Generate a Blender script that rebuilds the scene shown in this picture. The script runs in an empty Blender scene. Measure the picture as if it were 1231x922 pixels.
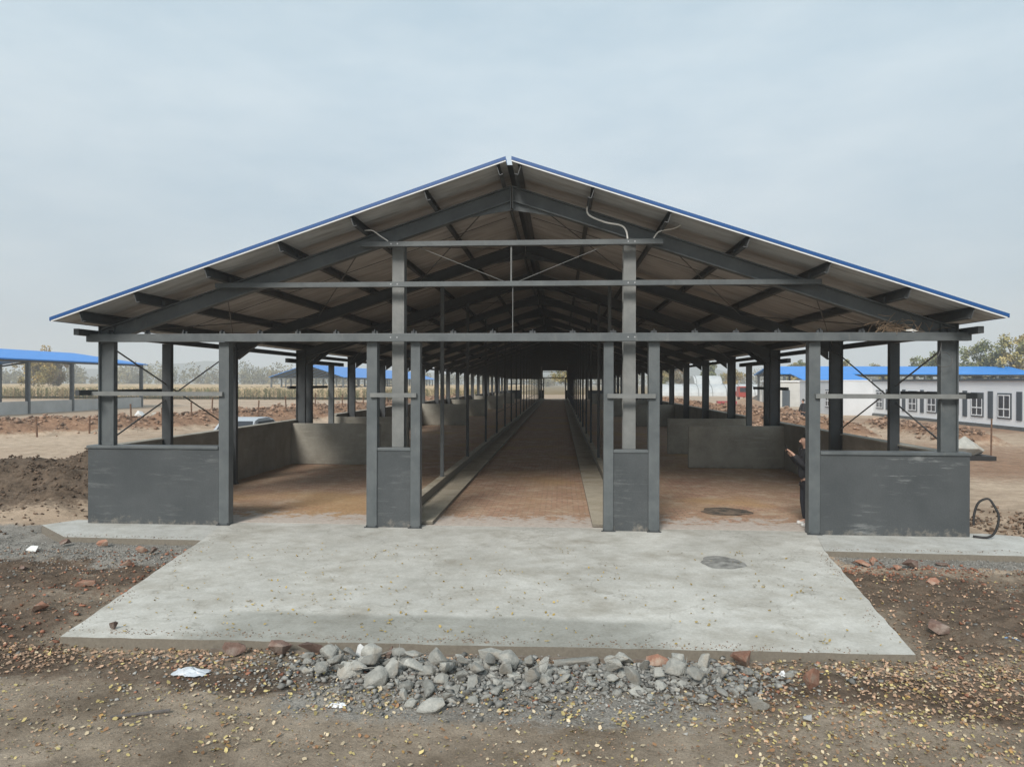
import bpy, bmesh, math, random
import numpy as np
from mathutils import Vector, Matrix, Quaternion
R = math.radians
random.seed(7)
SC = bpy.context.scene
COL = SC.collection

# ------------------------------------------------------------------ helpers
class MB:
    def __init__(self): self.v = []; self.f = []
    def add(self, vs, fs):
        n = len(self.v); self.v += [tuple(v) for v in vs]; self.f += [tuple(i + n for i in f) for f in fs]
    def box(self, x0, x1, y0, y1, z0, z1):
        self.add([(x0,y0,z0),(x1,y0,z0),(x1,y1,z0),(x0,y1,z0),(x0,y0,z1),(x1,y0,z1),(x1,y1,z1),(x0,y1,z1)],
                 [(0,3,2,1),(4,5,6,7),(0,1,5,4),(1,2,6,5),(2,3,7,6),(3,0,4,7)])
        return self
    def beam(self, p0, p1, w, h, up=(0,0,1), off=(0,0)):
        p0 = Vector(p0); p1 = Vector(p1); d = (p1-p0).normalized(); up = Vector(up)
        s = d.cross(up).normalized(); u = s.cross(d).normalized()
        p0 = p0 + s*off[0] + u*off[1]; p1 = p1 + s*off[0] + u*off[1]
        vs = []
        for p in (p0, p1):
            for a, b in ((-1,-1),(1,-1),(1,1),(-1,1)): vs.append(p + s*a*w/2 + u*b*h/2)
        self.add(vs, [(0,1,2,3),(7,6,5,4),(0,4,5,1),(1,5,6,2),(2,6,7,3),(3,7,4,0)])
        return self
    def ibeam(self, p0, p1, w, h, t=.025, up=(0,0,1)):
        self.beam(p0, p1, .02, h-2*t-.002, up)
        self.beam(p0, p1, w, t, up, (0, h/2-t/2)); self.beam(p0, p1, w, t, up, (0, -h/2+t/2))
        return self
    def tube(self, pts, r, n=6, cap=True):
        pts = [Vector(p) for p in pts]; m = len(pts)
        rr = r if isinstance(r, (list, tuple)) else [r]*m
        vs = []; prev = None
        for i, p in enumerate(pts):
            d = (pts[min(i+1,m-1)] - pts[max(i-1,0)]).normalized()
            if prev is None:
                a = Vector((0,0,1)) if abs(d.z) < .9 else Vector((1,0,0)); s = d.cross(a).normalized()
            else: s = (prev - d*prev.dot(d)).normalized()
            prev = s; u = d.cross(s)
            for k in range(n):
                t = 2*math.pi*k/n; vs.append(p + (s*math.cos(t) + u*math.sin(t))*rr[i])
        fs = []
        for i in range(m-1):
            for k in range(n):
                a = i*n+k; b = i*n+(k+1)%n; fs.append((a, b, b+n, a+n))
        if cap: fs.append(tuple(range(n))[::-1]); fs.append(tuple(range((m-1)*n, m*n)))
        self.add(vs, fs); return self
    def prism(self, poly, y0, y1):          # poly in x,z
        n = len(poly); vs = [(x,y0,z) for x,z in poly] + [(x,y1,z) for x,z in poly]
        self.add(vs, [tuple(range(n)), tuple(range(n,2*n))[::-1]] + [(i,i+n,(i+1)%n+n,(i+1)%n) for i in range(n)])
        return self
    def mesh(self, name, m=None, smooth=False, bevel=0):
        me = bpy.data.meshes.new(name); me.from_pydata(self.v, [], self.f)
        bm = bmesh.new(); bm.from_mesh(me); bmesh.ops.recalc_face_normals(bm, faces=bm.faces)
        if bevel: bmesh.ops.bevel(bm, geom=bm.edges[:], offset=bevel, segments=2, affect='EDGES', profile=.6)
        bm.to_mesh(me); bm.free()
        if m: me.materials.append(m)
        if smooth:
            for p in me.polygons: p.use_smooth = True
        return me
    def build(self, name, m, parent=None, smooth=False, bevel=0):
        return link(name, self.mesh(name, m, smooth, bevel), parent)

def link(name, me, parent=None, loc=None, rot=None, scale=None):
    o = bpy.data.objects.new(name, me); COL.objects.link(o)
    if parent: o.parent = parent
    if loc: o.location = loc
    if rot: o.rotation_euler = rot
    if scale: o.scale = scale if not isinstance(scale, (int,float)) else (scale,)*3
    return o
def tag(o, label=None, cat=None, group=None, kind=None):
    if label: o['label'] = label
    if cat: o['category'] = cat
    if group: o['group'] = group
    if kind: o['kind'] = kind
    return o
def empty(name, loc=(0,0,0), rz=0):
    o = bpy.data.objects.new(name, None); COL.objects.link(o); o.location = loc; o.rotation_euler.z = rz
    o.empty_display_size = .2
    return o
def children(o): return [c for c in COL.objects if c.parent == o]
def copy_tree(o, parent=None):
    c = o.copy(); COL.objects.link(c); c.parent = parent
    for ch in children(o): copy_tree(ch, c)
    return c
def S(r, g, b):                             # sRGB 0-255 to linear
    f = lambda c: (c/255/12.92 if c/255 <= .04045 else ((c/255+.055)/1.055)**2.4)
    return (f(r), f(g), f(b), 1)

# vectorised value noise
def hsh(ix, iy, s):
    n = (ix*374761393 + iy*668265263 + s*1442695041) & 0xffffffff
    n = ((n ^ (n >> 13)) * 1274126177) & 0xffffffff
    n = n ^ (n >> 16)
    return (n & 0xffff)/65535.0
def vnoise(x, y, s=0):
    x = np.asarray(x, float); y = np.asarray(y, float)
    ix = np.floor(x).astype(np.int64); iy = np.floor(y).astype(np.int64)
    fx = x-ix; fy = y-iy; fx = fx*fx*(3-2*fx); fy = fy*fy*(3-2*fy)
    a = hsh(ix,iy,s); b = hsh(ix+1,iy,s); c = hsh(ix,iy+1,s); d = hsh(ix+1,iy+1,s)
    return (a*(1-fx)+b*fx)*(1-fy) + (c*(1-fx)+d*fx)*fy
def fbm(x, y, s=0, o=4, g=.5):
    t = 0; a = 1; n = 0
    for i in range(o):
        t = t + a*(vnoise(x*2**i+i*17.3, y*2**i-i*9.1, s+i)-.5)*2; n += a; a *= g
    return t/n
def sm(a, b, x):
    t = np.clip((np.asarray(x, float)-a)/(b-a), 0, 1); return t*t*(3-2*t)

# ------------------------------------------------------------------ materials
def newmat(name):
    m = bpy.data.materials.new(name); m.use_nodes = True
    nt = m.node_tree; b = nt.nodes['Principled BSDF']; return m, nt, b
def nd(nt, typ, **kw):
    n = nt.nodes.new(typ)
    for k, v in kw.items(): setattr(n, k, v)
    return n
def noise_node(nt, co, scale, detail=5, rough=.6):
    n = nd(nt, 'ShaderNodeTexNoise'); n.inputs['Scale'].default_value = scale
    n.inputs['Detail'].default_value = detail; n.inputs['Roughness'].default_value = rough
    nt.links.new(co, n.inputs['Vector']); return n
def ramp(nt, fac, p0, p1, c0=(0,0,0,1), c1=(1,1,1,1)):
    r = nd(nt, 'ShaderNodeValToRGB'); e = r.color_ramp.elements
    e[0].position = p0; e[1].position = p1; e[0].color = c0; e[1].color = c1
    nt.links.new(fac, r.inputs['Fac']); return r
def mixc(nt, fac, a, b, blend='MIX'):
    m = nd(nt, 'ShaderNodeMix', data_type='RGBA', blend_type=blend)
    for sock, v in ((m.inputs['Factor'], fac), (m.inputs['A'], a), (m.inputs['B'], b)):
        if hasattr(v, 'is_linked') or isinstance(v, bpy.types.NodeSocket): nt.links.new(v, sock)
        else: sock.default_value = v
    # RGBA sockets share names; pick the colour ones
    return m
def mix(nt, fac, a, b, blend='MIX'):
    m = nd(nt, 'ShaderNodeMix', data_type='RGBA', blend_type=blend)
    ins = [m.inputs[0], m.inputs[6], m.inputs[7]]
    for sock, v in zip(ins, (fac, a, b)):
        if isinstance(v, bpy.types.NodeSocket): nt.links.new(v, sock)
        else: sock.default_value = v
    return m.outputs[2]
def coords(nt, kind='Object'):
    return nd(nt, 'ShaderNodeTexCoord').outputs[kind]
def worldpos(nt): return nd(nt, 'ShaderNodeNewGeometry').outputs['Position']
def bump(nt, b, h, strength=.3, dist=.02, prev=None):
    n = nd(nt, 'ShaderNodeBump'); n.inputs['Strength'].default_value = strength; n.inputs['Distance'].default_value = dist
    nt.links.new(h, n.inputs['Height'])
    if prev: nt.links.new(prev, n.inputs['Normal'])
    nt.links.new(n.outputs[0], b.inputs['Normal']); return n.outputs[0]
def mat(name, c1, c2=None, scale=3, p=(.35,.65), rough=.7, metal=0, bmp=0, bscale=None, bdist=.01, world=True, spec=None, stretch=None):
    m, nt, b = newmat(name)
    co = worldpos(nt) if world else coords(nt)
    if stretch:
        mp = nd(nt, 'ShaderNodeMapping'); mp.inputs['Scale'].default_value = stretch
        nt.links.new(co, mp.inputs['Vector']); co = mp.outputs[0]
    if c2:
        n = noise_node(nt, co, scale); r = ramp(nt, n.outputs['Fac'], p[0], p[1], c1, c2)
        nt.links.new(r.outputs[0], b.inputs['Base Color'])
    else: b.inputs['Base Color'].default_value = c1
    b.inputs['Roughness'].default_value = rough; b.inputs['Metallic'].default_value = metal
    if spec is not None: b.inputs['Specular IOR Level'].default_value = spec
    if bmp:
        n2 = noise_node(nt, co, bscale or scale*5, 6, .65); bump(nt, b, n2.outputs['Fac'], bmp, bdist)
    return m
M = {}
g = lambda v, t=0: (v*(1+t*.06), v, v*(1-t*.06), 1)
def worn_steel(name, c1, c2, rust=.35):
    m, nt, b = newmat(name); co = worldpos(nt)
    c = ramp(nt, noise_node(nt, co, 2.6, 6, .65).outputs['Fac'], .35, .65, c1, c2).outputs[0]
    mp = nd(nt, 'ShaderNodeMapping'); mp.inputs['Scale'].default_value = (6, 6, 1.2); nt.links.new(co, mp.inputs['Vector'])
    k = ramp(nt, noise_node(nt, mp.outputs[0], 1.6, 8, .7).outputs['Fac'], .6, .72).outputs[0]
    mu = nd(nt, 'ShaderNodeMath', operation='MULTIPLY'); nt.links.new(k, mu.inputs[0]); mu.inputs[1].default_value = rust
    c = mix(nt, mu.outputs[0], c, (.21,.20,.18,1))
    k2 = ramp(nt, noise_node(nt, co, 11, 8, .75).outputs['Fac'], .66, .74).outputs[0]
    mu2 = nd(nt, 'ShaderNodeMath', operation='MULTIPLY'); nt.links.new(k2, mu2.inputs[0]); mu2.inputs[1].default_value = .6
    c = mix(nt, mu2.outputs[0], c, (.12,.06,.035,1))
    nt.links.new(c, b.inputs['Base Color']); b.inputs['Roughness'].default_value = .5
    bump(nt, b, noise_node(nt, co, 30, 6, .65).outputs['Fac'], .12, .01); return m
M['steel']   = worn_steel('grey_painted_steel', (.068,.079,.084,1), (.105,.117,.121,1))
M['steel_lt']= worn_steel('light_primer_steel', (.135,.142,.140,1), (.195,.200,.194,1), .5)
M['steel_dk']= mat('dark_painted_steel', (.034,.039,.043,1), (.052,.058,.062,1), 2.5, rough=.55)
M['purlin']  = mat('purlin_steel', (.040,.045,.048,1), (.065,.068,.069,1), 3, rough=.5)
M['rod']     = mat('thin_rod_steel', (.08,.08,.08,1), rough=.5)
M['rod_lt']  = mat('galvanised_rod', (.38,.39,.40,1), rough=.5, metal=.2)
M['rope_w']  = mat('white_cable_sheath', (.7,.69,.66,1), rough=.6)
M['blue']    = mat('blue_roof_sheet', (.006,.20,.62,1), (.010,.235,.70,1), .8, rough=.45)
M['bluedk']  = mat('blue_roof_edge', (.006,.065,.22,1), rough=.4)
M['white']   = mat('white_paint', (.72,.74,.76,1), (.80,.81,.82,1), .6, rough=.75)
M['bluewhite']=mat('pale_blue_render', (.80,.82,.84,1), (.86,.87,.88,1), .5, rough=.8)
M['glass']   = mat('dark_window_glass', (.03,.035,.045,1), rough=.3)
M['dkpanel'] = mat('slate_panel', (.055,.07,.085,1), rough=.6)
M['black']   = mat('black_rubber', (.015,.015,.016,1), rough=.6)
M['wood']    = mat('rusty_wood', (.10,.055,.035,1), (.16,.09,.055,1), 8, rough=.9)

def plaster(name, c1, c2, c3, chalk=.5, c4=(.22,.20,.17,1)):
    m, nt, b = newmat(name); co = worldpos(nt)
    n1 = noise_node(nt, co, 1.3, 6, .6); base = ramp(nt, n1.outputs['Fac'], .35, .68, c1, c2).outputs[0]
    mp = nd(nt, 'ShaderNodeMapping'); mp.inputs['Scale'].default_value = (1.2, 1.2, 9); nt.links.new(co, mp.inputs['Vector'])
    n2 = noise_node(nt, mp.outputs[0], 1.1, 7, .7); k = ramp(nt, n2.outputs['Fac'], .54, .64).outputs[0]
    n3 = noise_node(nt, co, .9, 3, .5); k2 = ramp(nt, n3.outputs['Fac'], .42, .60).outputs[0]
    kk = nd(nt, 'ShaderNodeMath', operation='MULTIPLY'); nt.links.new(k, kk.inputs[0]); nt.links.new(k2, kk.inputs[1])
    kq = nd(nt, 'ShaderNodeMath', operation='MULTIPLY'); nt.links.new(kk.outputs[0], kq.inputs[0]); kq.inputs[1].default_value = chalk
    c = mix(nt, kq.outputs[0], base, c3)
    sz = nd(nt, 'ShaderNodeSeparateXYZ'); nt.links.new(co, sz.inputs[0]); md = nd(nt, 'ShaderNodeMapRange'); md.inputs['From Min'].default_value = .0; md.inputs['From Max'].default_value = .42
    md.inputs['To Min'].default_value = .34; md.inputs['To Max'].default_value = 0; nt.links.new(sz.outputs[2], md.inputs['Value'])
    ns = noise_node(nt, co, 5, 8, .75); am = nd(nt, 'ShaderNodeMath', operation='ADD'); nt.links.new(md.outputs[0], am.inputs[0]); nt.links.new(ns.outputs['Fac'], am.inputs[1])
    c = mix(nt, ramp(nt, am.outputs[0], .78, 1.35).outputs[0], c, c4)
    nb = noise_node(nt, co, 45, 5, .8); c = mix(nt, 1.0, c, ramp(nt, nb.outputs['Fac'], .3, .75, (.8,.8,.8,1), (1.2,1.2,1.2,1)).outputs[0], 'MULTIPLY')
    nt.links.new(c, b.inputs['Base Color']); b.inputs['Roughness'].default_value = .85
    n4 = noise_node(nt, co, 22, 7, .7); bump(nt, b, n4.outputs['Fac'], .35, .012)
    return m
M['wall_grey'] = plaster('grey_render', (.050,.057,.061,1), (.068,.075,.079,1), (.15,.158,.158,1), .6)
M['wall_chalky'] = plaster('chalky_grey_render', (.050,.057,.061,1), (.068,.075,.079,1), (.20,.21,.21,1), .85)
M['wall_in']   = plaster('bare_cement_render', (.27,.255,.215,1), (.39,.37,.32,1), (.46,.44,.38,1), .5)
M['wall_side'] = plaster('dark_cement_render', (.20,.188,.16,1), (.30,.28,.24,1), (.38,.355,.30,1), .4)

def concrete(name, c1, c2, dirt, scale=.7, crack=0.0):
    m, nt, b = newmat(name); co = worldpos(nt)
    n1 = noise_node(nt, co, scale, 8, .62); base = ramp(nt, n1.outputs['Fac'], .3, .7, c1, c2).outputs[0]
    mp = nd(nt, 'ShaderNodeMapping'); mp.inputs['Scale'].default_value = (.9, 1.25, 1); mp.inputs['Rotation'].default_value = (0,0,.6)
    nt.links.new(co, mp.inputs['Vector'])
    n2 = noise_node(nt, mp.outputs[0], .9, 8, .68); k = ramp(nt, n2.outputs['Fac'], .48, .74).outputs[0]
    c = mix(nt, k, base, dirt)
    v = nd(nt, 'ShaderNodeTexVoronoi', feature='DISTANCE_TO_EDGE'); v.inputs['Scale'].default_value = .36
    wv = nd(nt, 'ShaderNodeVectorMath', operation='ADD'); nw = noise_node(nt, co, 1.5, 5, .6); nt.links.new(co, wv.inputs[0]); nt.links.new(nw.outputs['Color'], wv.inputs[1]); nt.links.new(wv.outputs[0], v.inputs['Vector'])
    ck = ramp(nt, v.outputs['Distance'], .0, .006, (.60,.58,.55,1), (1,1,1,1)).outputs[0]; c = mix(nt, crack, c, ck, 'MULTIPLY')
    n3 = noise_node(nt, co, 28, 4, .7); k3 = ramp(nt, n3.outputs['Fac'], .35, .8, (.84,.84,.84,1), (1.1,1.1,1.1,1)).outputs[0]
    c = mix(nt, 1.0, c, k3, 'MULTIPLY')
    n5 = noise_node(nt, co, 3.3, 9, .74); c = mix(nt, 1.0, c, ramp(nt, n5.outputs['Fac'], .32, .62, (.80,.79,.76,1), (1.05,1.05,1.05,1)).outputs[0], 'MULTIPLY')
    if crack:                                              # a later, greyer trowelled strip along the front edge
        sb = nd(nt, 'ShaderNodeSeparateXYZ'); wb_ = nd(nt, 'ShaderNodeVectorMath', operation='MULTIPLY_ADD'); nt.links.new(nw.outputs['Color'], wb_.inputs[0]); wb_.inputs[1].default_value = (.9,.35,0); nt.links.new(co, wb_.inputs[2]); nt.links.new(wb_.outputs[0], sb.inputs[0])
        ab = nd(nt, 'ShaderNodeMath', operation='ABSOLUTE'); nt.links.new(sb.outputs[0], ab.inputs[0])
        m1 = nd(nt, 'ShaderNodeMapRange', interpolation_type='SMOOTHSTEP'); m1.inputs['From Min'].default_value = 2.9; m1.inputs['From Max'].default_value = 2.2; nt.links.new(ab.outputs[0], m1.inputs['Value'])
        m2 = nd(nt, 'ShaderNodeMapRange', interpolation_type='SMOOTHSTEP'); m2.inputs['From Min'].default_value = -4.75; m2.inputs['From Max'].default_value = -4.95; nt.links.new(sb.outputs[1], m2.inputs['Value'])
        mm = nd(nt, 'ShaderNodeMath', operation='MULTIPLY'); nt.links.new(m1.outputs[0], mm.inputs[0]); nt.links.new(m2.outputs[0], mm.inputs[1])
        c = mix(nt, mm.outputs[0], c, mix(nt, 1.0, c, (.66,.665,.65,1), 'MULTIPLY'))
    # darker brown mixed in on the upright sides of the pour
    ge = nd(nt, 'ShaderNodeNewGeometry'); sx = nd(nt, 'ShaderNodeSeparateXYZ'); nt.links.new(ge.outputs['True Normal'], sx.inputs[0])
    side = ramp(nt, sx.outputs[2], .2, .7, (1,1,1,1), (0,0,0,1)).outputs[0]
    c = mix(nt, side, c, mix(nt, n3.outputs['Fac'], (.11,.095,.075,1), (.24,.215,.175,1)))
    nt.links.new(c, b.inputs['Base Color']); b.inputs['Roughness'].default_value = .88
    n4 = noise_node(nt, co, 9, 9, .75); bump(nt, b, n4.outputs['Fac'], .45, .015)
    return m
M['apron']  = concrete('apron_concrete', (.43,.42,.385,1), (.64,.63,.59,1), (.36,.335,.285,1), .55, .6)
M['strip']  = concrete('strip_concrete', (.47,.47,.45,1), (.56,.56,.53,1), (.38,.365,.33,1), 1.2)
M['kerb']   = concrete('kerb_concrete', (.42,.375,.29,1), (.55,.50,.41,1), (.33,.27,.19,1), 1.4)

def roof_lining():
    m, nt, b = newmat('pale_roof_lining'); co = worldpos(nt)
    n1 = noise_node(nt, co, .8, 6, .65); base = ramp(nt, n1.outputs['Fac'], .3, .72, (.33,.33,.325,1), (.52,.518,.51,1)).outputs[0]
    mp = nd(nt, 'ShaderNodeMapping'); mp.inputs['Scale'].default_value = (.7, 4, .7); nt.links.new(co, mp.inputs['Vector'])
    n2 = noise_node(nt, mp.outputs[0], 1.2, 5, .6); k = ramp(nt, n2.outputs['Fac'], .45, .7).outputs[0]
    c = mix(nt, k, base, (.26,.245,.23,1))
    nt.links.new(c, b.inputs['Base Color']); b.inputs['Roughness'].default_value = .55
    w = nd(nt, 'ShaderNodeTexWave', bands_direction='Y'); w.inputs['Scale'].default_value = 1.57; nt.links.new(co, w.inputs['Vector'])
    r = ramp(nt, w.outputs['Fac'], .9, 1).outputs[0]; bump(nt, b, r, .6, .02)
    return m
M['lining'] = roof_lining()

def brick_floor():
    m, nt, b = newmat('brick_paving'); co = worldpos(nt)
    br = nd(nt, 'ShaderNodeTexBrick'); nt.links.new(co, br.inputs['Vector'])
    br.inputs['Scale'].default_value = 1; br.inputs['Brick Width'].default_value = .24; br.inputs['Row Height'].default_value = .12
    br.inputs['Mortar Size'].default_value = .014; br.inputs['Mortar Smooth'].default_value = .3
    br.inputs['Color1'].default_value = (.42,.22,.15,1); br.inputs['Color2'].default_value = (.60,.40,.29,1); br.inputs['Mortar'].default_value = (.26,.20,.15,1)
    n1 = noise_node(nt, co, .55, 7, .68); k = ramp(nt, n1.outputs['Fac'], .38, .68).outputs[0]
    c = mix(nt, k, br.outputs['Color'], (.42,.29,.185,1))
    n1b = noise_node(nt, co, 1.6, 7, .7); kb = ramp(nt, n1b.outputs['Fac'], .5, .66).outputs[0]
    c = mix(nt, kb, c, (.54,.42,.31,1))
    n2 = noise_node(nt, co, .22, 4, .5); k2 = ramp(nt, n2.outputs['Fac'], .52, .62).outputs[0]
    mul = nd(nt, 'ShaderNodeMath', operation='MULTIPLY'); nt.links.new(k2, mul.inputs[0]); mul.inputs[1].default_value = .55
    c = mix(nt, mul.outputs[0], c, (.50,.32,.14,1))
    # pale cement scum in the first metre behind the threshold
    sep = nd(nt, 'ShaderNodeSeparateXYZ'); nt.links.new(co, sep.inputs[0])
    mr = nd(nt, 'ShaderNodeMapRange'); mr.inputs['From Min'].default_value = .3; mr.inputs['From Max'].default_value = 3.6
    mr.inputs['To Min'].default_value = .62; mr.inputs['To Max'].default_value = 0; nt.links.new(sep.outputs[1], mr.inputs['Value'])
    n3 = noise_node(nt, co, 3.2, 7, .75); ad = nd(nt, 'ShaderNodeMath', operation='ADD'); nt.links.new(mr.outputs[0], ad.inputs[0]); nt.links.new(n3.outputs['Fac'], ad.inputs[1])
    k3 = ramp(nt, ad.outputs[0], .92, 1.30).outputs[0]
    c = mix(nt, k3, c, (.55,.49,.44,1))
    nt.links.new(c, b.inputs['Base Color']); b.inputs['Roughness'].default_value = .9
    n4 = noise_node(nt, co, 14, 6, .7)
    nq = noise_node(nt, co, 9, 8, .8); c = mix(nt, 1.0, c, ramp(nt, nq.outputs['Fac'], .3, .72, (.68,.66,.64,1), (1.15,1.15,1.15,1)).outputs[0], 'MULTIPLY'); nt.links.new(c, b.inputs['Base Color'])
    p = bump(nt, b, br.outputs['Fac'], -.5, .012); bump(nt, b, n4.outputs['Fac'], .3, .015, p)
    return m
M['brickfloor'] = brick_floor()

def soil():
    m, nt, b = newmat('soil'); co = worldpos(nt)
    at = nd(nt, 'ShaderNodeAttribute', attribute_name='zone'); sp = nd(nt, 'ShaderNodeSeparateColor'); nt.links.new(at.outputs['Color'], sp.inputs[0])
    at2 = nd(nt, 'ShaderNodeAttribute', attribute_name='zoneb'); sp2 = nd(nt, 'ShaderNodeSeparateColor'); nt.links.new(at2.outputs['Color'], sp2.inputs[0])
    nf = noise_node(nt, co, 6, 8, .75); nm = noise_node(nt, co, .9, 6, .65); nl = noise_node(nt, co, .09, 5, .6)
    c = ramp(nt, nm.outputs['Fac'], .3, .7, (.36,.265,.19,1), (.48,.38,.29,1)).outputs[0]
    c = mix(nt, ramp(nt, nl.outputs['Fac'], .42, .6).outputs[0], c, (.50,.395,.30,1))
    def zone(c, fac, col, w=.25):
        ad = nd(nt, 'ShaderNodeMath', operation='ADD'); nt.links.new(fac, ad.inputs[0]); nt.links.new(nf.outputs['Fac'], ad.inputs[1])
        k = ramp(nt, ad.outputs[0], 1-w, 1+w*.4).outputs[0]; return mix(nt, k, c, col)
    track = ramp(nt, nm.outputs['Fac'], .35, .65, (.20,.16,.12,1), (.37,.31,.245,1)).outputs[0]
    c = zone(c, sp2.outputs[1], track)
    dk = ramp(nt, nf.outputs['Fac'], .35, .7, (.072,.053,.039,1), (.22,.165,.122,1)).outputs[0]
    red = ramp(nt, nf.outputs['Fac'], .35, .7, (.20,.115,.072,1), (.38,.245,.165,1)).outputs[0]
    grv = ramp(nt, noise_node(nt, co, 38, 4, .8).outputs['Fac'], .35, .68, (.17,.16,.145,1), (.42,.40,.365,1)).outputs[0]
    c = zone(c, sp.outputs[2], red); c = zone(c, sp.outputs[0], dk); c = zone(c, sp.outputs[1], grv)
    fld = ramp(nt, nm.outputs['Fac'], .3, .7, (.30,.22,.13,1), (.24,.19,.10,1)).outputs[0]
    c = zone(c, sp2.outputs[0], fld)
    lt = ramp(nt, noise_node(nt, co, 55, 3, .7).outputs['Fac'], .3, .75, (.72,.72,.72,1), (1.2,1.18,1.15,1)).outputs[0]
    c = mix(nt, 1.0, c, lt, 'MULTIPLY')
    c = mix(nt, 1.0, c, ramp(nt, noise_node(nt, co, 2.3, 8, .72).outputs['Fac'], .3, .62, (.66,.64,.62,1), (1.12,1.12,1.12,1)).outputs[0], 'MULTIPLY')
    nt.links.new(c, b.inputs['Base Color']); b.inputs['Roughness'].default_value = .95; b.inputs['Specular IOR Level'].default_value = .2
    p = bump(nt, b, nf.outputs['Fac'], .7, .06); bump(nt, b, noise_node(nt, co, 40, 5, .8).outputs['Fac'], .6, .012, p)
    return m
M['soil'] = soil()

def attr_mat(name, attr='col', rough=.8, trans=0):
    m, nt, b = newmat(name); a = nd(nt, 'ShaderNodeAttribute', attribute_name=attr)
    nt.links.new(a.outputs['Color'], b.inputs['Base Color']); b.inputs['Roughness'].default_value = rough
    b.inputs['Specular IOR Level'].default_value = .25
    return m
M['leafcol'] = attr_mat('dry_leaf'); M['treeleaf'] = attr_mat('tree_leaf'); M['stonecol'] = attr_mat('stone_mix', rough=.9)
def rock(name, c1, c2, c3):
    m, nt, b = newmat(name); co = coords(nt); oi = nd(nt, 'ShaderNodeObjectInfo')
    n = noise_node(nt, co, 5, 7, .7); base = ramp(nt, n.outputs['Fac'], .3, .7, c1, c2).outputs[0]
    n2 = noise_node(nt, co, 1.6, 4, .6); base = mix(nt, ramp(nt, n2.outputs['Fac'], .5, .68).outputs[0], base, c3)
    v = ramp(nt, oi.outputs['Random'], 0, 1, (.72,.72,.72,1), (1.3,1.3,1.3,1)).outputs[0]
    nt.links.new(mix(nt, 1.0, base, v, 'MULTIPLY'), b.inputs['Base Color']); b.inputs['Roughness'].default_value = .95
    bump(nt, b, noise_node(nt, co, 12, 8, .75).outputs['Fac'], .8, .03); return m
M['rock_grey'] = rock('broken_concrete', (.25,.25,.23,1), (.43,.425,.39,1), (.31,.28,.235,1))
M['rock_red']  = rock('red_brown_rock', (.12,.075,.058,1), (.24,.155,.125,1), (.29,.24,.205,1))
M['rock_orange']= rock('orange_brick', (.24,.115,.075,1), (.36,.20,.14,1), (.36,.29,.23,1))
M['rock_white']= rock('white_block', (.55,.56,.56,1), (.70,.71,.70,1), (.6,.6,.58,1))

# ------------------------------------------------------------------ ground
BERMS = [ # x0,y0,x1,y1,width,height,roughness
    (-52,17,-30,21,2.6,.50,1),(-30,21,-23,29,2.4,.62,1),(-23,29,-18,40,2.4,.70,1),(-18,40,-14,56,2.6,.75,1),(-14,56,-11.5,90,2.4,.8,1),
    (13,19,11.5,27,1.3,.35,1),(15.5,26,12.5,42,2.4,.60,1),(12.5,42,11.5,75,2.4,.8,1),(18,40,16,58,2.2,.55,1),(20.5,22,21.5,34,1.4,.40,1)]
def seg(x, y, b):
    x0,y0,x1,y1 = b[:4]; dx, dy = x1-x0, y1-y0; L = dx*dx+dy*dy
    t = np.clip(((x-x0)*dx+(y-y0)*dy)/L, 0, 1); return np.hypot(x-x0-t*dx, y-y0-t*dy)
def zones(x, y):
    x = np.asarray(x, float); y = np.asarray(y, float)
    wob = fbm(x*.6, y*.6, 11)*.7
    mound = np.zeros_like(x)
    for b in BERMS:
        d = seg(x, y, b) + wob*.9
        mound = np.maximum(mound, b[5]*np.clip(1-(d/b[4])**2, 0, 1))
    dl = np.exp(-(((x+12.2)/3.8)**2 + ((y-3.9)/2.9)**2)**1.3)
    dl = dl*sm(-8.5, -9.6, x)                                     # dark heap left of the barn
    hose = np.exp(-(((x-12.2)/2.7)**2 + ((y-.9)/1.5)**2)**1.2)*sm(8.8, 9.8, x)
    return wob, mound, dl, hose
def slabmask(x, y):
    # 1 where floor/slabs lie
    ax = 4.4 + (np.clip(y, -6, -1.3)+6)/4.7*.75
    apron = (np.abs(x) < ax+.02) & (y > -5.86) & (y < .3)
    strip = (np.abs(x) < 9.0) & (y > -1.25) & (y < .3)
    barn = (np.abs(x) < 8.4) & (y > 0) & (y < 106)
    return apron | strip | barn
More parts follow.
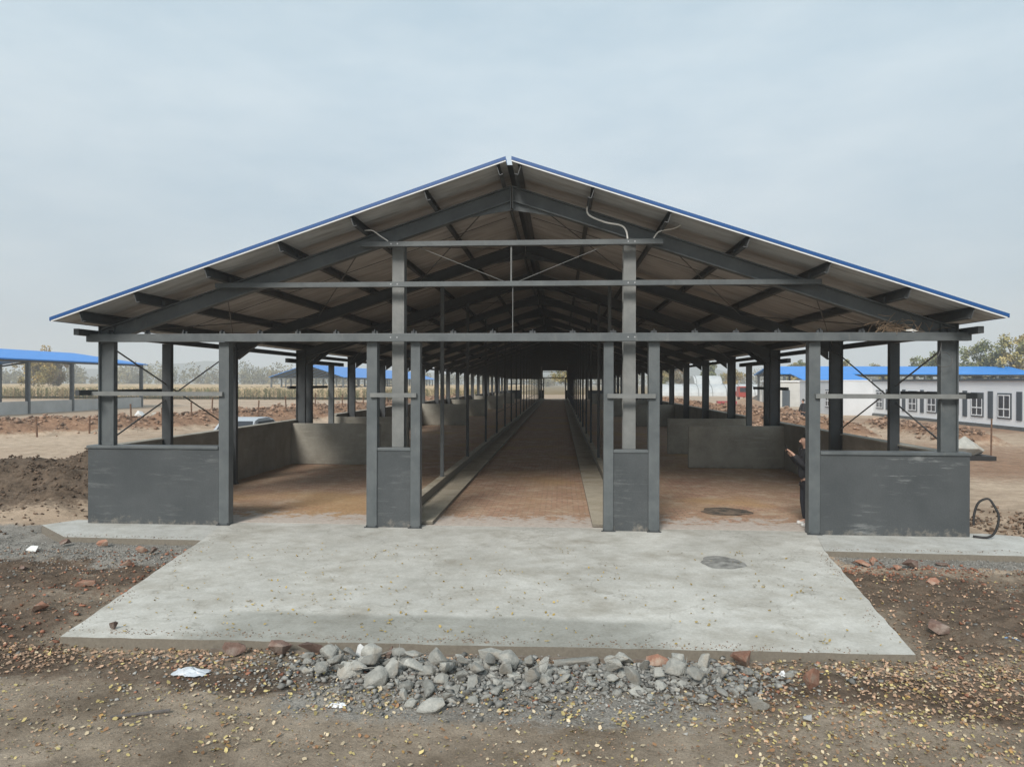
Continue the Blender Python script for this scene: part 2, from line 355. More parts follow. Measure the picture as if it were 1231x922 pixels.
def height(x, y):
    x = np.asarray(x, float); y = np.asarray(y, float)
    wob, mound, dl, hose = zones(x, y)
    z = -.10 + .035*fbm(x*.5, y*.5, 3) + .022*fbm(x*2.3, y*2.3, 5, 4, .6)
    rough = np.clip(mound*2 + dl*1.6 + hose*1.5, 0, 1)
    z = z + 1.25*mound*(1+.5*fbm(x*.8,y*.8,21)) + .86*dl*(1+.55*fbm(x*.7,y*.7,23)) - .10*dl*sm(-10,-15,x) + .22*hose
    z = z + rough*(.30*fbm(x*1.6, y*1.6, 31, 5, .66) + .13*np.abs(fbm(x*4.5, y*4.5, 37, 3, .6)))
    near = sm(-16, -9, x)*sm(16, 9, x)*sm(-16,-8,y)*sm(2,-1,y)
    z = z + near*.02*fbm(x*6, y*6, 41, 3, .6)
    cor = sm(4.3,5.4,np.abs(x))*sm(13,9,np.abs(x))*sm(-6.8,-5.6,y)*sm(-1.9,-2.6,y)
    z = z + cor*(.13*fbm(x*1.4,y*1.4,43,5,.65)+.03)
    z = z + .045*sm(1.0,4.0,x)*sm(-7.2,-6.2,y)*sm(-5.0,-5.9,y)
    pile = np.exp(-(((x+.5)/1.3)**2 + ((y+6.5)/.42)**2)) + .7*np.exp(-(((x-2.0)/.75)**2 + ((y+6.5)/.4)**2))
    z = z + .07*pile
    # track in the foreground is smoother and a little lower
    m = slabmask(x, y)
    z = np.where(m, -.16, z)
    far = sm(120, 260, np.hypot(x, y)); z = z*(1-far) + far*(-.1)
    return z
def grow(start, step, end, k=1.13):
    out = []; v = start
    while v < end: step *= k; v += step; out.append(v)
    return out
def axis(lo, hi, fine, mid_lo, mid_hi, mid, end_lo, end_hi):
    a = list(np.arange(lo, hi, fine)); b = list(np.arange(hi, mid_hi, mid)); c = list(np.arange(lo-mid, mid_lo, -mid))
    return np.array(sorted(c + a + b + grow(b[-1], mid, end_hi) + [-v for v in grow(-(c[-1] if c else lo), mid, -end_lo)]))
gx = axis(-11, 12, .085, -38, 32, .3, -1900, 1900)
gy = axis(-9.5, 2.0, .085, -11, 62, .3, -400, 2300)
X, Y = np.meshgrid(gx, gy); Z = height(X, Y)
nx, ny = len(gx), len(gy)
idx = np.arange(nx*ny).reshape(ny, nx)
quads = np.stack([idx[:-1,:-1], idx[:-1,1:], idx[1:,1:], idx[1:,:-1]], -1).reshape(-1, 4)
me = bpy.data.meshes.new('ground')
me.vertices.add(nx*ny); me.vertices.foreach_set('co', np.stack([X,Y,Z],-1).astype('f4').ravel())
me.loops.add(len(quads)*4); me.loops.foreach_set('vertex_index', quads.ravel().astype('i4'))
me.polygons.add(len(quads)); me.polygons.foreach_set('loop_start', (np.arange(len(quads))*4).astype('i4'))
me.polygons.foreach_set('use_smooth', np.ones(len(quads), bool))
me.update(calc_edges=True)
wob, mound, dl, hose = zones(X, Y)
w2 = fbm(X*1.2, Y*1.2, 51)*.5
dark = np.clip(dl*1.6, 0, 1) + sm(.2,.8,hose)*.8
near_dark = sm(-4.3,-5.3, X)*sm(-1.9,-2.5,Y+w2*.4)*sm(-6.9,-5.8,Y+w2)*.80          # brown soil left of apron
near_dark2 = sm(4.4,5.0,X)*sm(-2.1,-2.6,Y+w2*.4)*sm(-7.0,-5.6,Y+w2)*.66
edge_dark = sm(.75,.1,np.abs(Y+6.55+w2*.8))*.72
patch = .28 + 1.2*vnoise(X*.55+3, Y*.9+7, 77)*vnoise(X*1.7, Y*2.3, 78)**.5
D = np.clip(np.maximum.reduce([dark, near_dark*patch, near_dark2*patch, edge_dark*(.35+1.1*vnoise(X*.8, Y*2, 79))]), 0, 1)
gl = sm(-4.9,-5.6,X)*sm(-11.5,-8.5,X)*sm(-3.1,-2.3,Y+w2*1.2)*sm(.3,-.3,Y)
gr_ = sm(5.2,5.6,X)*sm(14,10,X)*sm(-2.05,-1.75,Y+w2*.4)*sm(-.2,-.8,Y)
gp = np.exp(-(((X-.3)/2.3)**4 + ((Y+6.75)/.75)**4))*(.35+.5*vnoise(X*1.5,Y*2.5,83))
G = np.clip(np.maximum.reduce([gl, gr_, gp, np.zeros_like(gl)]), 0, 1)
B = np.clip(mound*2.2, 0, 1)
B = np.maximum(B, .55*sm(70,30,Y)*sm(8.6,10,X)*sm(4,12,Y)*vnoise(X*.12,Y*.12,61))
F = np.clip(sm(96,100,Y)*sm(-9,-12,X) + sm(150,170,Y), 0, 1)
T = sm(3.5,-1,Y+w2)*sm(-30,-20,X)*.9
T = np.maximum(T*sm(-1.5,-3,Y), .0)
for nm_, chans in (('zone', (D,G,B)), ('zoneb', (F,T,np.zeros_like(F)))):
    a = me.color_attributes.new(nm_, 'FLOAT_COLOR', 'POINT')
    a.data.foreach_set('color', np.stack(list(chans)+[np.ones_like(F)], -1).astype('f4').ravel())
me.materials.append(M['soil'])
tag(link('ground', me), kind='structure')
def gz(x, y): return float(height(np.array([x]), np.array([y]))[0])

# distant hills
def hills(name, dist, a0, a1, prof, m):
    mb = MB(); n = 160
    for i in range(n+1):
        a = R(a0 + (a1-a0)*i/n); hgt = prof(a0 + (a1-a0)*i/n)
        for k, (dd, zz) in enumerate(((-160, -1), (-60, .55), (0, 1), (120, .5), (260, -1))):
            z = -1 if zz < 0 else hgt*zz
            mb.v.append((math.sin(a)*(dist+dd), math.cos(a)*(dist+dd), z))
    for i in range(n):
        for k in range(4): q = i*5+k; mb.f.append((q, q+5, q+6, q+1))
    o = mb.build(name, m, smooth=True); tag(o, kind='structure')
M['hill'] = mat('hill_woods', (.045,.06,.05,1), (.075,.085,.06,1), .01, rough=1)
def hp(a, s=0):
    v = fbm(np.array([a*.11+s]), np.array([3.3+s]), 71, 4)[0]; return max(3, 17 + 24*v)
hills('hills', 1350, -75, 75, lambda a: hp(a) + 20*math.exp(-((a+27)/5)**2) + 14*math.exp(-((a-24)/4)**2) + 12*math.exp(-((a-9)/3)**2), M['hill'])

# ------------------------------------------------------------------ slabs and floor
def slab(name, poly, z0, z1, m, cut=.25):
    bm = bmesh.new(); vs = [bm.verts.new((x,y,z1)) for x,y in poly]; f = bm.faces.new(vs)
    r = bmesh.ops.extrude_face_region(bm, geom=[f]); 
    for v in [e for e in r['geom'] if isinstance(e, bmesh.types.BMVert)]: v.co.z = z0
    bmesh.ops.recalc_face_normals(bm, faces=bm.faces)
    me = bpy.data.meshes.new(name); bm.to_mesh(me); bm.free(); me.materials.append(m)
    o = link(name, me); tag(o, kind='structure'); return o
rnd = random.Random(3)
def ragged(p0, p1, n, amp):
    out = []
    for i in range(n):
        t = i/n; out.append((p0[0]+(p1[0]-p0[0])*t + rnd.uniform(-amp,amp)*(i>0), p0[1]+(p1[1]-p0[1])*t + rnd.uniform(-amp,amp)*(i>0)))
    return out
poly = ragged((-4.43,-5.98),(4.49,-5.84),40,.012) + ragged((4.49,-5.84),(5.22,-1.28),20,.014) + [(5.22,-1.28),(5.6,.28),(-5.6,.28)] + ragged((-5.27,-1.28),(-4.43,-5.98),20,.014)
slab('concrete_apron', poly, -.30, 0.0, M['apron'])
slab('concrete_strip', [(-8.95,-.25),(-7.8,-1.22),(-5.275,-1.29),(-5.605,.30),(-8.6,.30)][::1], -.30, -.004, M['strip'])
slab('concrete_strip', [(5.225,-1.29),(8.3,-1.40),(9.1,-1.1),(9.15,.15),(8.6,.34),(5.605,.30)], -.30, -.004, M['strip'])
o = MB().box(-8.35,8.35,.285,106,-.3,.003).build('barn_floor', M['brickfloor']); tag(o, kind='structure')

# ------------------------------------------------------------------ the barn
FR = [.12, 5.4, 10.6] + [11.28 + 5.25*k for k in range(19)]     # frames; first three, gap, then nineteen
YE = FR[-1]
barn = empty('cattle_barn', (0,0,0))
tag(barn, 'long open steel cattle barn with blue edged gable roof over brick floor and concrete apron', 'barn')
RS = 1/3.0                                                     # roof slope
zr = lambda x: 6.62 - abs(x)*RS                                # underside of sheet
# roof
for s in (-1, 1):
    mb = MB(); x0, x1 = .05*s, 8.36*s
    def sheet(mb, a, b, ya, yb, t0, t1):
        mb.add([(a,ya,zr(a)+t0),(b,ya,zr(b)+t0),(b,yb,zr(b)+t0),(a,yb,zr(a)+t0),(a,ya,zr(a)+t1),(b,ya,zr(b)+t1),(b,yb,zr(b)+t1),(a,yb,zr(a)+t1)],
               [(0,3,2,1),(4,5,6,7),(0,1,5,4),(1,2,6,5),(2,3,7,6),(3,0,4,7)])
    sheet(mb, x0, x1, -.80, YE+.8, .028, .058)
    for k in range(int((YE+1.6)/.6)):
        y = -.6 + k*.6; sheet(mb, x0, x1, y-.03, y+.03, .0582, .078)
    rp = mb.build('roof_panel', M['blue'], barn)
    mb = MB(); sheet(mb, x0, x1*.998, -.785, YE+.785, 0, .0275); mb.build('lining', M['lining'], rp)
    mb = MB(); sheet(mb, x0, x1*1.001, -.825, -.7995, .012, .072); mb.build('edge_trim', M['bluedk'], rp)
    mb = MB(); sheet(mb, x0, x1*.999, -.815, -.7865, -.012, .0115); mb.build('drip_edge', M['white'], rp)
    mb = MB()
    mb.beam((x1*1.002,-.82,zr(x1)+.035),(x1*1.002,YE+.8,zr(x1)+.035),.012,.07); mb.build('edge_trim', M['bluedk'], rp)
mb = MB(); mb.beam((0,-.45,6.63),(0,YE+.7,6.63),.34,.006); mb.build('ridge_cap', M['steel_dk'], barn)
# purlins (C section) with cleats
PX = [.22, 1.5, 2.82, 4.15, 5.5, 6.82, 7.85]
for s in (-1,1):
    for x in PX:
        mb = MB(); a = s*x; zt = zr(a)-.001
        n = Vector((s*RS, 0, 1)).normalized()
        p0 = Vector((a,-.775,zt)); p1 = Vector((a,YE+.78,zt))
        def off(dn, dt): # along normal and slope
            t = Vector((s,0,-RS)).normalized(); return -n*dn + t*dt
        mb.beam(p0+off(.10,0), p1+off(.10,0), .012, .185, up=n)
        mb.beam(p0+off(.008,-.03), p1+off(.008,-.03), .06, .012, up=n)
        mb.beam(p0+off(.192,-.03), p1+off(.192,-.03), .06, .012, up=n)
        mb.build('purlin', M['purlin'], barn)
# rafters
def rafter_mesh(s, m, haunch, name='rafter'):
    mb = MB(); top = lambda x: zr(x)-.215
    x0, x1 = 0.01, 7.98
    d = .29; t = .022
    mb.prism([(s*x0,top(x0)-t),(s*x1,top(x1)-t),(s*x1,top(x1)-d+t),(s*x0,top(x0)-d+t)], -.01, .01)
    mb.prism([(s*x0,top(x0)),(s*x1,top(x1)),(s*x1,top(x1)-t),(s*x0,top(x0)-t)], -.09, .09)
    mb.prism([(s*x0,top(x0)-d+t),(s*x1,top(x1)-d+t),(s*x1,top(x1)-d),(s*x0,top(x0)-d)], -.09, .09)
    # haunch near the column and at the ridge
    if haunch:
        mb.prism([(s*7.2,top(7.2)-d-.001),(s*7.69,top(7.69)-d-.001),(s*7.69,top(7.69)-d-.20)], -.012, .012)
        mb.prism([(s*7.2,top(7.2)-d-.003),(s*7.69,top(7.69)-d-.202),(s*7.69,top(7.69)-d-.222),(s*7.2,top(7.2)-d-.02)], -.08, .08)
    mb.prism([(s*.011,top(0)-d-.001),(s*.9,top(.9)-d-.001),(s*.011,top(0)-d-.16)], -.012, .012)
    mb.prism([(s*.011,top(0)-.02),(s*.03,top(0)-.02),(s*.03,top(0)-d-.14),(s*.011,top(0)-d-.14)], -.085, .085)
    for k in range(1, 6):                                      # stiffeners and purlin cleats
        x = PX[k]; mb.prism([(s*(x-.07),top(x-.07)+.001),(s*(x-.05),top(x-.05)+.001),(s*(x-.05),top(x)+.16),(s*(x-.07),top(x)+.16)], -.04, .04)
    return mb.mesh(name, m)
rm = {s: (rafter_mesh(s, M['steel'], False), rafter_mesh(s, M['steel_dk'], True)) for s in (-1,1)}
def column_mesh(m, z0=0):
    mb = MB(); mb.box(-.134,.134,-.008,.008,z0+.021,3.80)
    for q in (-1,1): mb.box(q*.145-.010, q*.145+.010, -.065, .065, z0+.021, 3.80)
    mb.box(-.16,.16,-.07,.07,3.801,3.815); mb.box(-.18,.18,-.10,.10,z0,z0+.02)
    for q in (-.10,.10):
        for w in (-.08,.08): mb.box(q-.015,q+.015,w-.012,w+.012,z0+.021,z0+.05)
    return mb.mesh('column', m)
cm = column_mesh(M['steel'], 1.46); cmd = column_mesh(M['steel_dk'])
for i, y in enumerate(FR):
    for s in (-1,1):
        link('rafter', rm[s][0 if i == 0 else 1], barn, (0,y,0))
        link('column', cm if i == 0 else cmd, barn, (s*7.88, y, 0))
# intermediate side posts
im = MB().box(-.1,.1,-.06,.06,0,3.58).mesh('side_post', M['steel_dk']); iml = MB().box(-.1,.1,-.06,.06,0,3.4).mesh('side_post', M['steel'])
for s in (-1,1):
    link('side_post', im, barn, (s*7.93, 2.35, 0)); link('side_post', iml, barn, (s*7.93, 14.0, 0))
# eave struts, lintels, side girts
for s in (-1,1):
    MB().beam((s*8.13,-.45,3.66),(s*8.13,YE+.3,3.66),.1,.12).build('eave_strut', M['steel_dk'], barn)
    MB().beam((s*8.14,10.0,3.45),(s*8.14,16.1,3.45),.12,.14).build('lintel', M['steel_dk'], barn)
    MB().beam((s*8.13,-.42,2.52),(s*8.13,2.4,2.52),.08,.10).build('side_girt', M['steel_dk'], barn)
    MB().beam((s*8.13,10.1,2.55),(s*8.13,14.05,2.55),.08,.10).build('side_girt', M['steel_dk'], barn)
    # X bracing in the side bays
    for ya, yb in ((FR[0]+.1, FR[1]-.05),):
        for za, zb in ((1.55,3.45),(3.45,1.55)):
            MB().tube([(s*7.95,ya,za),(s*7.95,yb,zb)], .016).build('brace_rod', M['rod'], barn)
    # interior roof rods
    for ya, yb in ((FR[0],FR[1]),(FR[3],FR[4]),(FR[8],FR[9])):
        xs = (0.3, 2.82, 5.5, 7.8)
        for a, b in zip(xs[:-1], xs[1:]):
            mb = MB()
            for p, q in ((a,b),(b,a)): mb.tube([(s*p,ya,zr(p)-.33),(s*q,yb,zr(q)-.33)], .012, 5)
            mb.build('roof_brace', M['rod'], barn)
    for ya, yb in zip(FR[:4], FR[1:5]):                         # sag rods
        if yb-ya < 1: continue
        mb = MB(); ym = (ya+yb)/2
        mb.tube([(s*.3,ym,zr(.3)-.10),(s*7.8,ym,zr(7.8)-.10)], .008, 5); mb.build('sag_rod', M['rod'], barn)
# front and far gable framing
for fy, ys, front in ((0, -1, True), (YE+.12, 1, False)):
    g0 = fy
    lt, st = (M['steel_lt'], M['steel'])
    def YB(a, b):
        return (g0+a, g0+b) if front else (g0-b, g0-a)
    ya, yb = YB(-.14, -.004)
    MB().box(-8.15,8.15,ya,yb,3.49,3.64).build('gable_beam', st, barn, bevel=.006)
    for k in range(22):
        if not front: break
        x = -7.75 + k*.74; mb = MB(); mb.box(x,x+.012,-.07,.06,3.642,3.72); mb.box(x-.05,x+.06,-.02,.0,3.642,3.69); mb.build('cleat', M['steel_dk'], barn)
    ya, yb = YB(-.12, -.003)
    MB().box(-2.80,2.77,ya,yb,5.26,5.35).build('gable_girt', lt if not front else st, barn)
    MB().box(-5.62,5.58,ya,yb,4.51,4.60).build('gable_girt', lt if not front else st, barn)
    for x, z1 in ((-2.18, zr(2.18)-.5), (2.2, zr(2.2)-.5)):
        mb = MB(); yc = YB(.34,.34)[0]
        mb.box(x-.115,x+.115,yc-.12,yc-.10,.02,z1); mb.box(x-.115,x+.115,yc+.10,yc+.12,.02,z1); mb.box(x-.01,x+.01,yc-.098,yc+.098,.02,z1)
        mb.build('wind_column', lt, barn)
    for s in (-1,1):
        for x, w in ((5.50,.2),(2.63,.2),(1.80,.18)):
            ya, yb = YB(.0,.2)
            MB().box(s*x-w/2,s*x+w/2,ya,yb,0.003,3.488).build('gate_post', st, barn, bevel=.006)
        ya, yb = YB(.03,.17)
        xa, xb = sorted((s*1.892, s*2.528))
        MB().box(xa,xb,ya,yb,.003,1.44).build('pillar_wall', M['wall_grey'], barn)
        ya, yb = YB(.012,.19); MB().box(xa,xb,ya,yb,1.442,1.50).build('pillar_cap', st, barn, bevel=.01)
        ya, yb = YB(-.07,-.003); MB().box(xa-.12,xb+.12,ya,yb,2.45,2.53).build('short_girt', lt, barn)
        xa, xb = sorted((s*5.602, s*8.2))
        ya, yb = YB(.0,.24); w = MB().box(xa,xb,ya,yb,-.003,1.44).build('dwarf_wall', M['wall_chalky' if s > 0 else 'wall_grey'], barn)
        ya, yb = YB(-.03,.27); MB().box(xa-(.0 if s>0 else .02),xb+(.02 if s>0 else .0),ya,yb,1.442,1.50).build('wall_cap', st, w, bevel=.012)
        ya, yb = YB(-.07,-.003); xa, xb = sorted((s*5.5, s*8.16)); MB().box(xa,xb,ya,yb,2.46,2.54).build('gable_girt', lt if front else st, barn)
# sheeted far gable with the aisle doorway left open
for s in (-1,1):
    mb = MB(); mb.prism([(s*1.95,3.3),(s*8.0,3.3),(s*8.0,zr(8.0)-.02),(s*1.95,zr(1.95)-.02)], YE-.14, YE-.12); mb.build('end_sheeting', M['steel_dk'], barn)
MB().prism([(-1.948,4.7),(1.948,4.7),(1.948,zr(1.948)-.02),(0,zr(0)-.02),(-1.948,zr(1.948)-.02)], YE-.14, YE-.12).build('end_sheeting', M['steel_dk'], barn)
for x in (-2.18, 2.2):
    for z0, z1 in ((5.26,5.35),(4.51,4.60),(3.49,3.64)):
        mb = MB(); yq = -.146 if z0 < 3.6 else -.126
        for dx in (-.06,.06): mb.tube([(x+dx,yq+.008,(z0+z1)/2),(x+dx,yq,(z0+z1)/2)], .014, 6)
        mb.build('bolt', M['rod_lt'], barn)
for s in (-1,1):
    for x in (5.50,2.63,1.80):
        mb = MB(); mb.box(s*x-.13,s*x+.13,-.05,-.001,.001,.016)
        for dx in (-.09,.09): mb.tube([(s*x+dx,-.028,.016),(s*x+dx,-.028,.045)], .012, 6)
        mb.build('base_plate', M['steel_dk'], barn)
# hangers at the gable
MB().tube([(0,-.06,5.26),(0,-.06,4.6)], .016).build('hanger_rod', M['steel_lt'], barn)
MB().tube([(.03,-.06,4.51),(.03,-.06,3.64)], .008).build('hanger_rod', M['steel_lt'], barn)
for s in (-1,1): MB().tube([(s*1.75,-.02,5.26),(s*.12,-.02,4.6)], .005).build('hanger_rod', M['steel_lt'], barn)
# side dwarf walls, partitions
for s in (-1,1):
    for ya, yb in ((.243,12.2),(14.9,60),(62,YE-.05)):
        xa, xb = sorted((s*8.02, s*8.22)); w = MB().box(xa,xb,ya,yb,-.12,1.42).build('side_wall', M['wall_side'], barn)
        xa, xb = sorted((s*7.99, s*8.25)); MB().box(xa,xb,ya,yb,1.422,1.455).build('wall_cap', M['wall_in'], w)
    for k, (y, xi) in enumerate(((10.15,5.03),(14.75,5.05),(32.2,4.9),(45,5),(61,5),(80,5))):
        xa, xb = sorted((s*xi, s*8.018))
        MB().box(xa,xb,y-.1,y+.1,.014,1.36+.02*k%3*.02).build('pen_partition', M['wall_in'], barn, bevel=.012)
    # feeding kerb with ledge and post line
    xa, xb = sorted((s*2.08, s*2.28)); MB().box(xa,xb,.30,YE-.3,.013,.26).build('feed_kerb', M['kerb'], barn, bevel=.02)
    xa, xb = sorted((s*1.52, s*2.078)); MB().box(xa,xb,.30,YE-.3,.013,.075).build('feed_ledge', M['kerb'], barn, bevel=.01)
ip = MB().box(-.045,.045,-.045,.045,.255,6.62-2.18*RS-.5)
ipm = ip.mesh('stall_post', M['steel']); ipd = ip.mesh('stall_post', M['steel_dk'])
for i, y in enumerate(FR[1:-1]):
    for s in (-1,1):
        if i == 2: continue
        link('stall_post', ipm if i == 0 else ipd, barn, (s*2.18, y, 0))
for s in (-1,1):                                              # rails along the feed fence, deep in the barn
    for z in (1.25,):
        MB().tube([(s*2.18,21.8,z),(s*2.18,YE-2,z)], .02).build('feed_rail', M['steel_dk'], barn)

# ------------------------------------------------------------------ small things on the barn
def cable(name, pts, r, m, label, cat):
    # smooth polyline
    P = [Vector(p) for p in pts]; out = []
    for i in range(len(P)-1):
        a = P[max(i-1,0)]; b = P[i]; c = P[i+1]; d = P[min(i+2,len(P)-1)]
        for k in range(6):
            t = k/6; out.append(.5*((2*b)+(c-a)*t+(2*a-5*b+4*c-d)*t*t+(3*b-a-3*c+d)*t**3))
    out.append(P[-1]); o = MB().tube(out, r, 6).build(name, m, smooth=True); tag(o, label, cat); return o
cable('electric_cable', [(1.40,-.10,5.98),(1.42,-.12,5.80),(1.72,-.12,5.66),(2.0,-.12,5.60),(2.10,-.12,5.50),(2.13,-.10,5.35)], .017, M['rope_w'], 'thick white cable bent down from the roof to the right post top of the gable', 'cable')
cable('electric_cable', [(2.60,-.10,5.36),(2.70,-.12,5.48),(2.95,-.12,5.53),(3.1,-.10,5.62),(3.13,-.06,5.80)], .013, M['rope_w'], 'thin pale cable looping up at the right end of the top gable bar', 'cable')
cable('electric_cable', [(-2.75,-.10,5.56),(-2.60,-.12,5.56),(-2.45,-.12,5.46),(-2.3,-.10,5.36)], .013, M['rope_w'], 'short pale cable above the left end of the top gable bar', 'cable')
# wire loop
pts = [(7.72+.14*math.cos(t), .0+.03*math.sin(2*t)-.06, 3.16+.13*math.sin(t)) for t in [k*math.pi/10 for k in range(21)]]
cable('wire_loop', [(7.68,-.05,3.49),(7.66,-.06,3.35)] + [pts[(k+8)%20] for k in range(20)], .007, M['rod'], 'coil of grey wire hanging under the gable beam beside the right corner column', 'wire')
# hose
hb = [(8.24,-.03,.02),(8.42,-.15,.03),(8.52,-.2,.14),(8.58,-.2,.40),(8.52,-.15,.60),(8.45,-.1,.70),(8.32,-.05,.62),(8.25,-.04,.40),(8.24,-.05,.22)]
cable('black_hose', hb, .022, M['black'], 'black hose arching out of the ground at the right corner of the barn', 'hose')
# twig nest
mb = MB(); rn = random.Random(5)
for k in range(90):
    c = Vector((6.95+rn.gauss(0,.22), rn.uniform(-.12,.06), 3.66+abs(rn.gauss(0,.09)))); d = Vector((rn.uniform(-1,1),rn.uniform(-.4,.4),rn.uniform(-.4,.7))).normalized()*rn.uniform(.05,.17)
    mb.tube([c-d, c+Vector((0,0,rn.uniform(-.02,.03))), c+d], .004, 4)
tag(mb.build('twig_bundle', mat('dry_twigs', (.16,.11,.07,1), (.30,.22,.15,1), 20, rough=.9)), 'tangle of dry twigs lying on the gable beam near the right corner', 'twigs')
mb = MB(); mb.add([(7.02,-.1,3.665),(7.25,-.12,3.66),(7.27,-.03,3.67),(7.05,-.02,3.69),(7.14,-.07,3.71)],[(0,1,4),(1,2,4),(2,3,4),(3,0,4),(0,3,2,1)])
tag(mb.build('crumpled_paper', M['rope_w']), 'small white scrap caught among the twigs on the gable beam', 'scrap')
# flat stains / heaps
def blob_heap(name, x, y, rx, ry, h, m, label, cat, seed=1, z=0, n=28):
    mb = MB(); rn = random.Random(seed); ph = rn.uniform(0,9)
    rings = [1, .8, .55, .3]; vs = [(x,y,z+h)]
    for j, r in enumerate(rings):
        for i in range(n):
            a = 2*math.pi*i/n; w = r*(1+.07*math.sin(3*a+ph)+.05*math.sin(7*a+ph*2)+rn.uniform(-.04,.04))
            hh = z + (0 if j == 0 else h*(1-r*r)*rn.uniform(.55,1.25)); vs.append((x+rx*w*math.cos(a), y+ry*w*math.sin(a), hh))
    fs = []
    for j in range(3):
        for i in range(n):
            a = 1+j*n+i; b = 1+j*n+(i+1)%n; fs.append((a,b,b+n,a+n))
    for i in range(n): fs.append((1+3*n+i, 1+3*n+(i+1)%n, 0))
    mb.add(vs, fs); o = mb.build(name, m, smooth=True); tag(o, label, cat); return o
M['mortar'] = mat('dark_mortar', (.13,.128,.12,1), (.30,.295,.275,1), 7, rough=.95, bmp=.8, bscale=30)
M['ash'] = mat('ash', (.035,.033,.03,1), (.20,.15,.11,1), 6, rough=1, bmp=.8, bscale=30)
blob_heap('mortar_patch', 3.38,-2.2,.32,.40,.02, M['mortar'], 'round patch of dark dried mortar on the concrete apron', 'mortar', 2, .002)
blob_heap('ash_heap', 4.42,2.2,.52,.46,.04, M['ash'], 'flat dark heap of ash on the brick floor of the right pen', 'ash', 4, .014)

# ------------------------------------------------------------------ stones
def rock_mesh(seed, m, npt=13, sq=(1,1,1), bev=.06):
    rn = random.Random(seed); bm = bmesh.new()
    for k in range(npt):
        v = Vector((rn.gauss(0,1),rn.gauss(0,1),rn.gauss(0,1))).normalized()*rn.uniform(.8,1.05)
        bm.verts.new((v.x*sq[0]*.5, v.y*sq[1]*.5, v.z*sq[2]*.5))
    r = bmesh.ops.convex_hull(bm, input=bm.verts)
    for e in r['geom_interior']:
        if isinstance(e, bmesh.types.BMVert) and e.is_valid: bm.verts.remove(e)
    bmesh.ops.bevel(bm, geom=bm.edges[:], offset=bev*.5, segments=1, affect='EDGES')
    bmesh.ops.recalc_face_normals(bm, faces=bm.faces)
    me = bpy.data.meshes.new('stone'); bm.to_mesh(me); bm.free(); me.materials.append(m); return me
CH = [rock_mesh(100+i, M['rock_grey'], 11+i%5, (1, .6+.1*(i%4), .40+.09*(i%4))) for i in range(14)]
rn = random.Random(12); placed = []
def put_stone(me, x, y, s, z=None, name='rubble_chunk', tilt=.5):
    zz = gz(x,y) if z is None else z
    o = link(name, me, None, (x, y, zz+s*.13), (rn.uniform(-tilt,tilt), rn.uniform(-tilt,tilt), rn.uniform(0,6.28)), s)
    return o
RG = 'grey broken concrete rubble heaped before the apron'
tries = 0; cnt = 0
while cnt < 238 and tries < 9000:
    tries += 1
    q = rn.random()
    if q < .62: x = rn.uniform(-1.7, 1.0); y = rn.uniform(-7.32,-6.14); s = rn.choice([.11,.14,.17,.20,.24,.29,.34])*rn.uniform(.85,1.15)
    elif q < .86: x = rn.uniform(1.15, 2.75); y = rn.gauss(-6.45,.20); s = rn.uniform(.11,.22)
    else: x = rn.uniform(-2.6, 3.2); y = rn.uniform(-7.1,-6.12); s = rn.uniform(.06,.12)
    if y > -6.1 - s*.5 or y < -7.4: continue
    if x < 1.1 and y < -7.25 + .5*abs(x+.1) + .08*math.sin(x*5): continue
    if x > 1.1 and y < -7.05 + .5*abs(x-1.9): continue
    if x < -1.1 and s > .2: continue
    if any((x-a)**2+(y-b)**2 < ((s+c)*.33)**2 for a,b,c in placed): continue
    placed.append((x,y,s)); o = put_stone(rn.choice(CH), x, y, s); cnt += 1
    tag(o, 'grey broken concrete chunk in the rubble heap along the front apron edge', 'rubble', RG)
up = 0
for k in range(2000):
    if up >= 60: break
    x = rn.uniform(-1.4,.8) if rn.random() < .6 else rn.uniform(1.3,2.5); y = rn.uniform(-6.7,-6.25); s = rn.uniform(.15,.30)
    if any((x-a)**2+(y-b)**2 < .035 for a,b,c in placed[238:]): continue
    placed.append((x,y,s)); o = put_stone(rn.choice(CH), x, y, s, gz(x,y)+.07, tilt=.8); up += 1
    tag(o, 'grey broken concrete chunk in the rubble heap along the front apron edge', 'rubble', RG)
def uniq(x, y, size, m, label, cat, name='loose_rock', z=None, rz=None, seed=None, npt=9):
    me = rock_mesh(seed or rn.randrange(9999), M[m], npt, (1, size[1]/size[0], size[2]/size[0]), .018)
    zz = gz(x,y) if z is None else z
    o = link(name, me, None, (x,y,zz+size[2]*.42), (rn.uniform(-.15,.15), rn.uniform(-.15,.15), rz if rz is not None else rn.uniform(-.4,.4)), size[0]); tag(o, label, cat); return o
uniq(-2.45,-6.12,(.27,.2,.18),'rock_red','pinkish brown rock leaning on the apron edge, leftmost of the red rocks there','rock')
uniq(-1.98,-6.12,(.34,.22,.20),'rock_red','large dark maroon rock at the apron edge, left one of the touching pair','rock',seed=31)
uniq(-1.66,-6.12,(.32,.22,.19),'rock_red','dark red brown rock at the apron edge, right one of the touching pair','rock',seed=32)
uniq(-1.33,-6.14,(.20,.18,.17),'rock_grey','grey rock standing just right of the maroon pair at the apron edge','rock')
uniq(-1.10,-6.10,(.22,.18,.15),'rock_white','pale grey rock between the maroon pair and the brown rock','rock')
uniq(-.78,-6.12,(.33,.2,.16),'rock_red','flat brown rock at the apron edge in front of the left pillar','rock')
uniq(.22,-6.10,(.36,.22,.17),'rock_grey','broad pale slab chunk lying at the middle of the apron edge','rock',seed=51)
uniq(1.05,-6.08,(.56,.2,.13),'rock_grey','long low grey chunk lying flat against the apron edge','rock',seed=52)
uniq(1.52,-6.10,(.30,.2,.15),'rock_grey','bluish grey chunk next to the orange brown rock at the apron edge','rock')
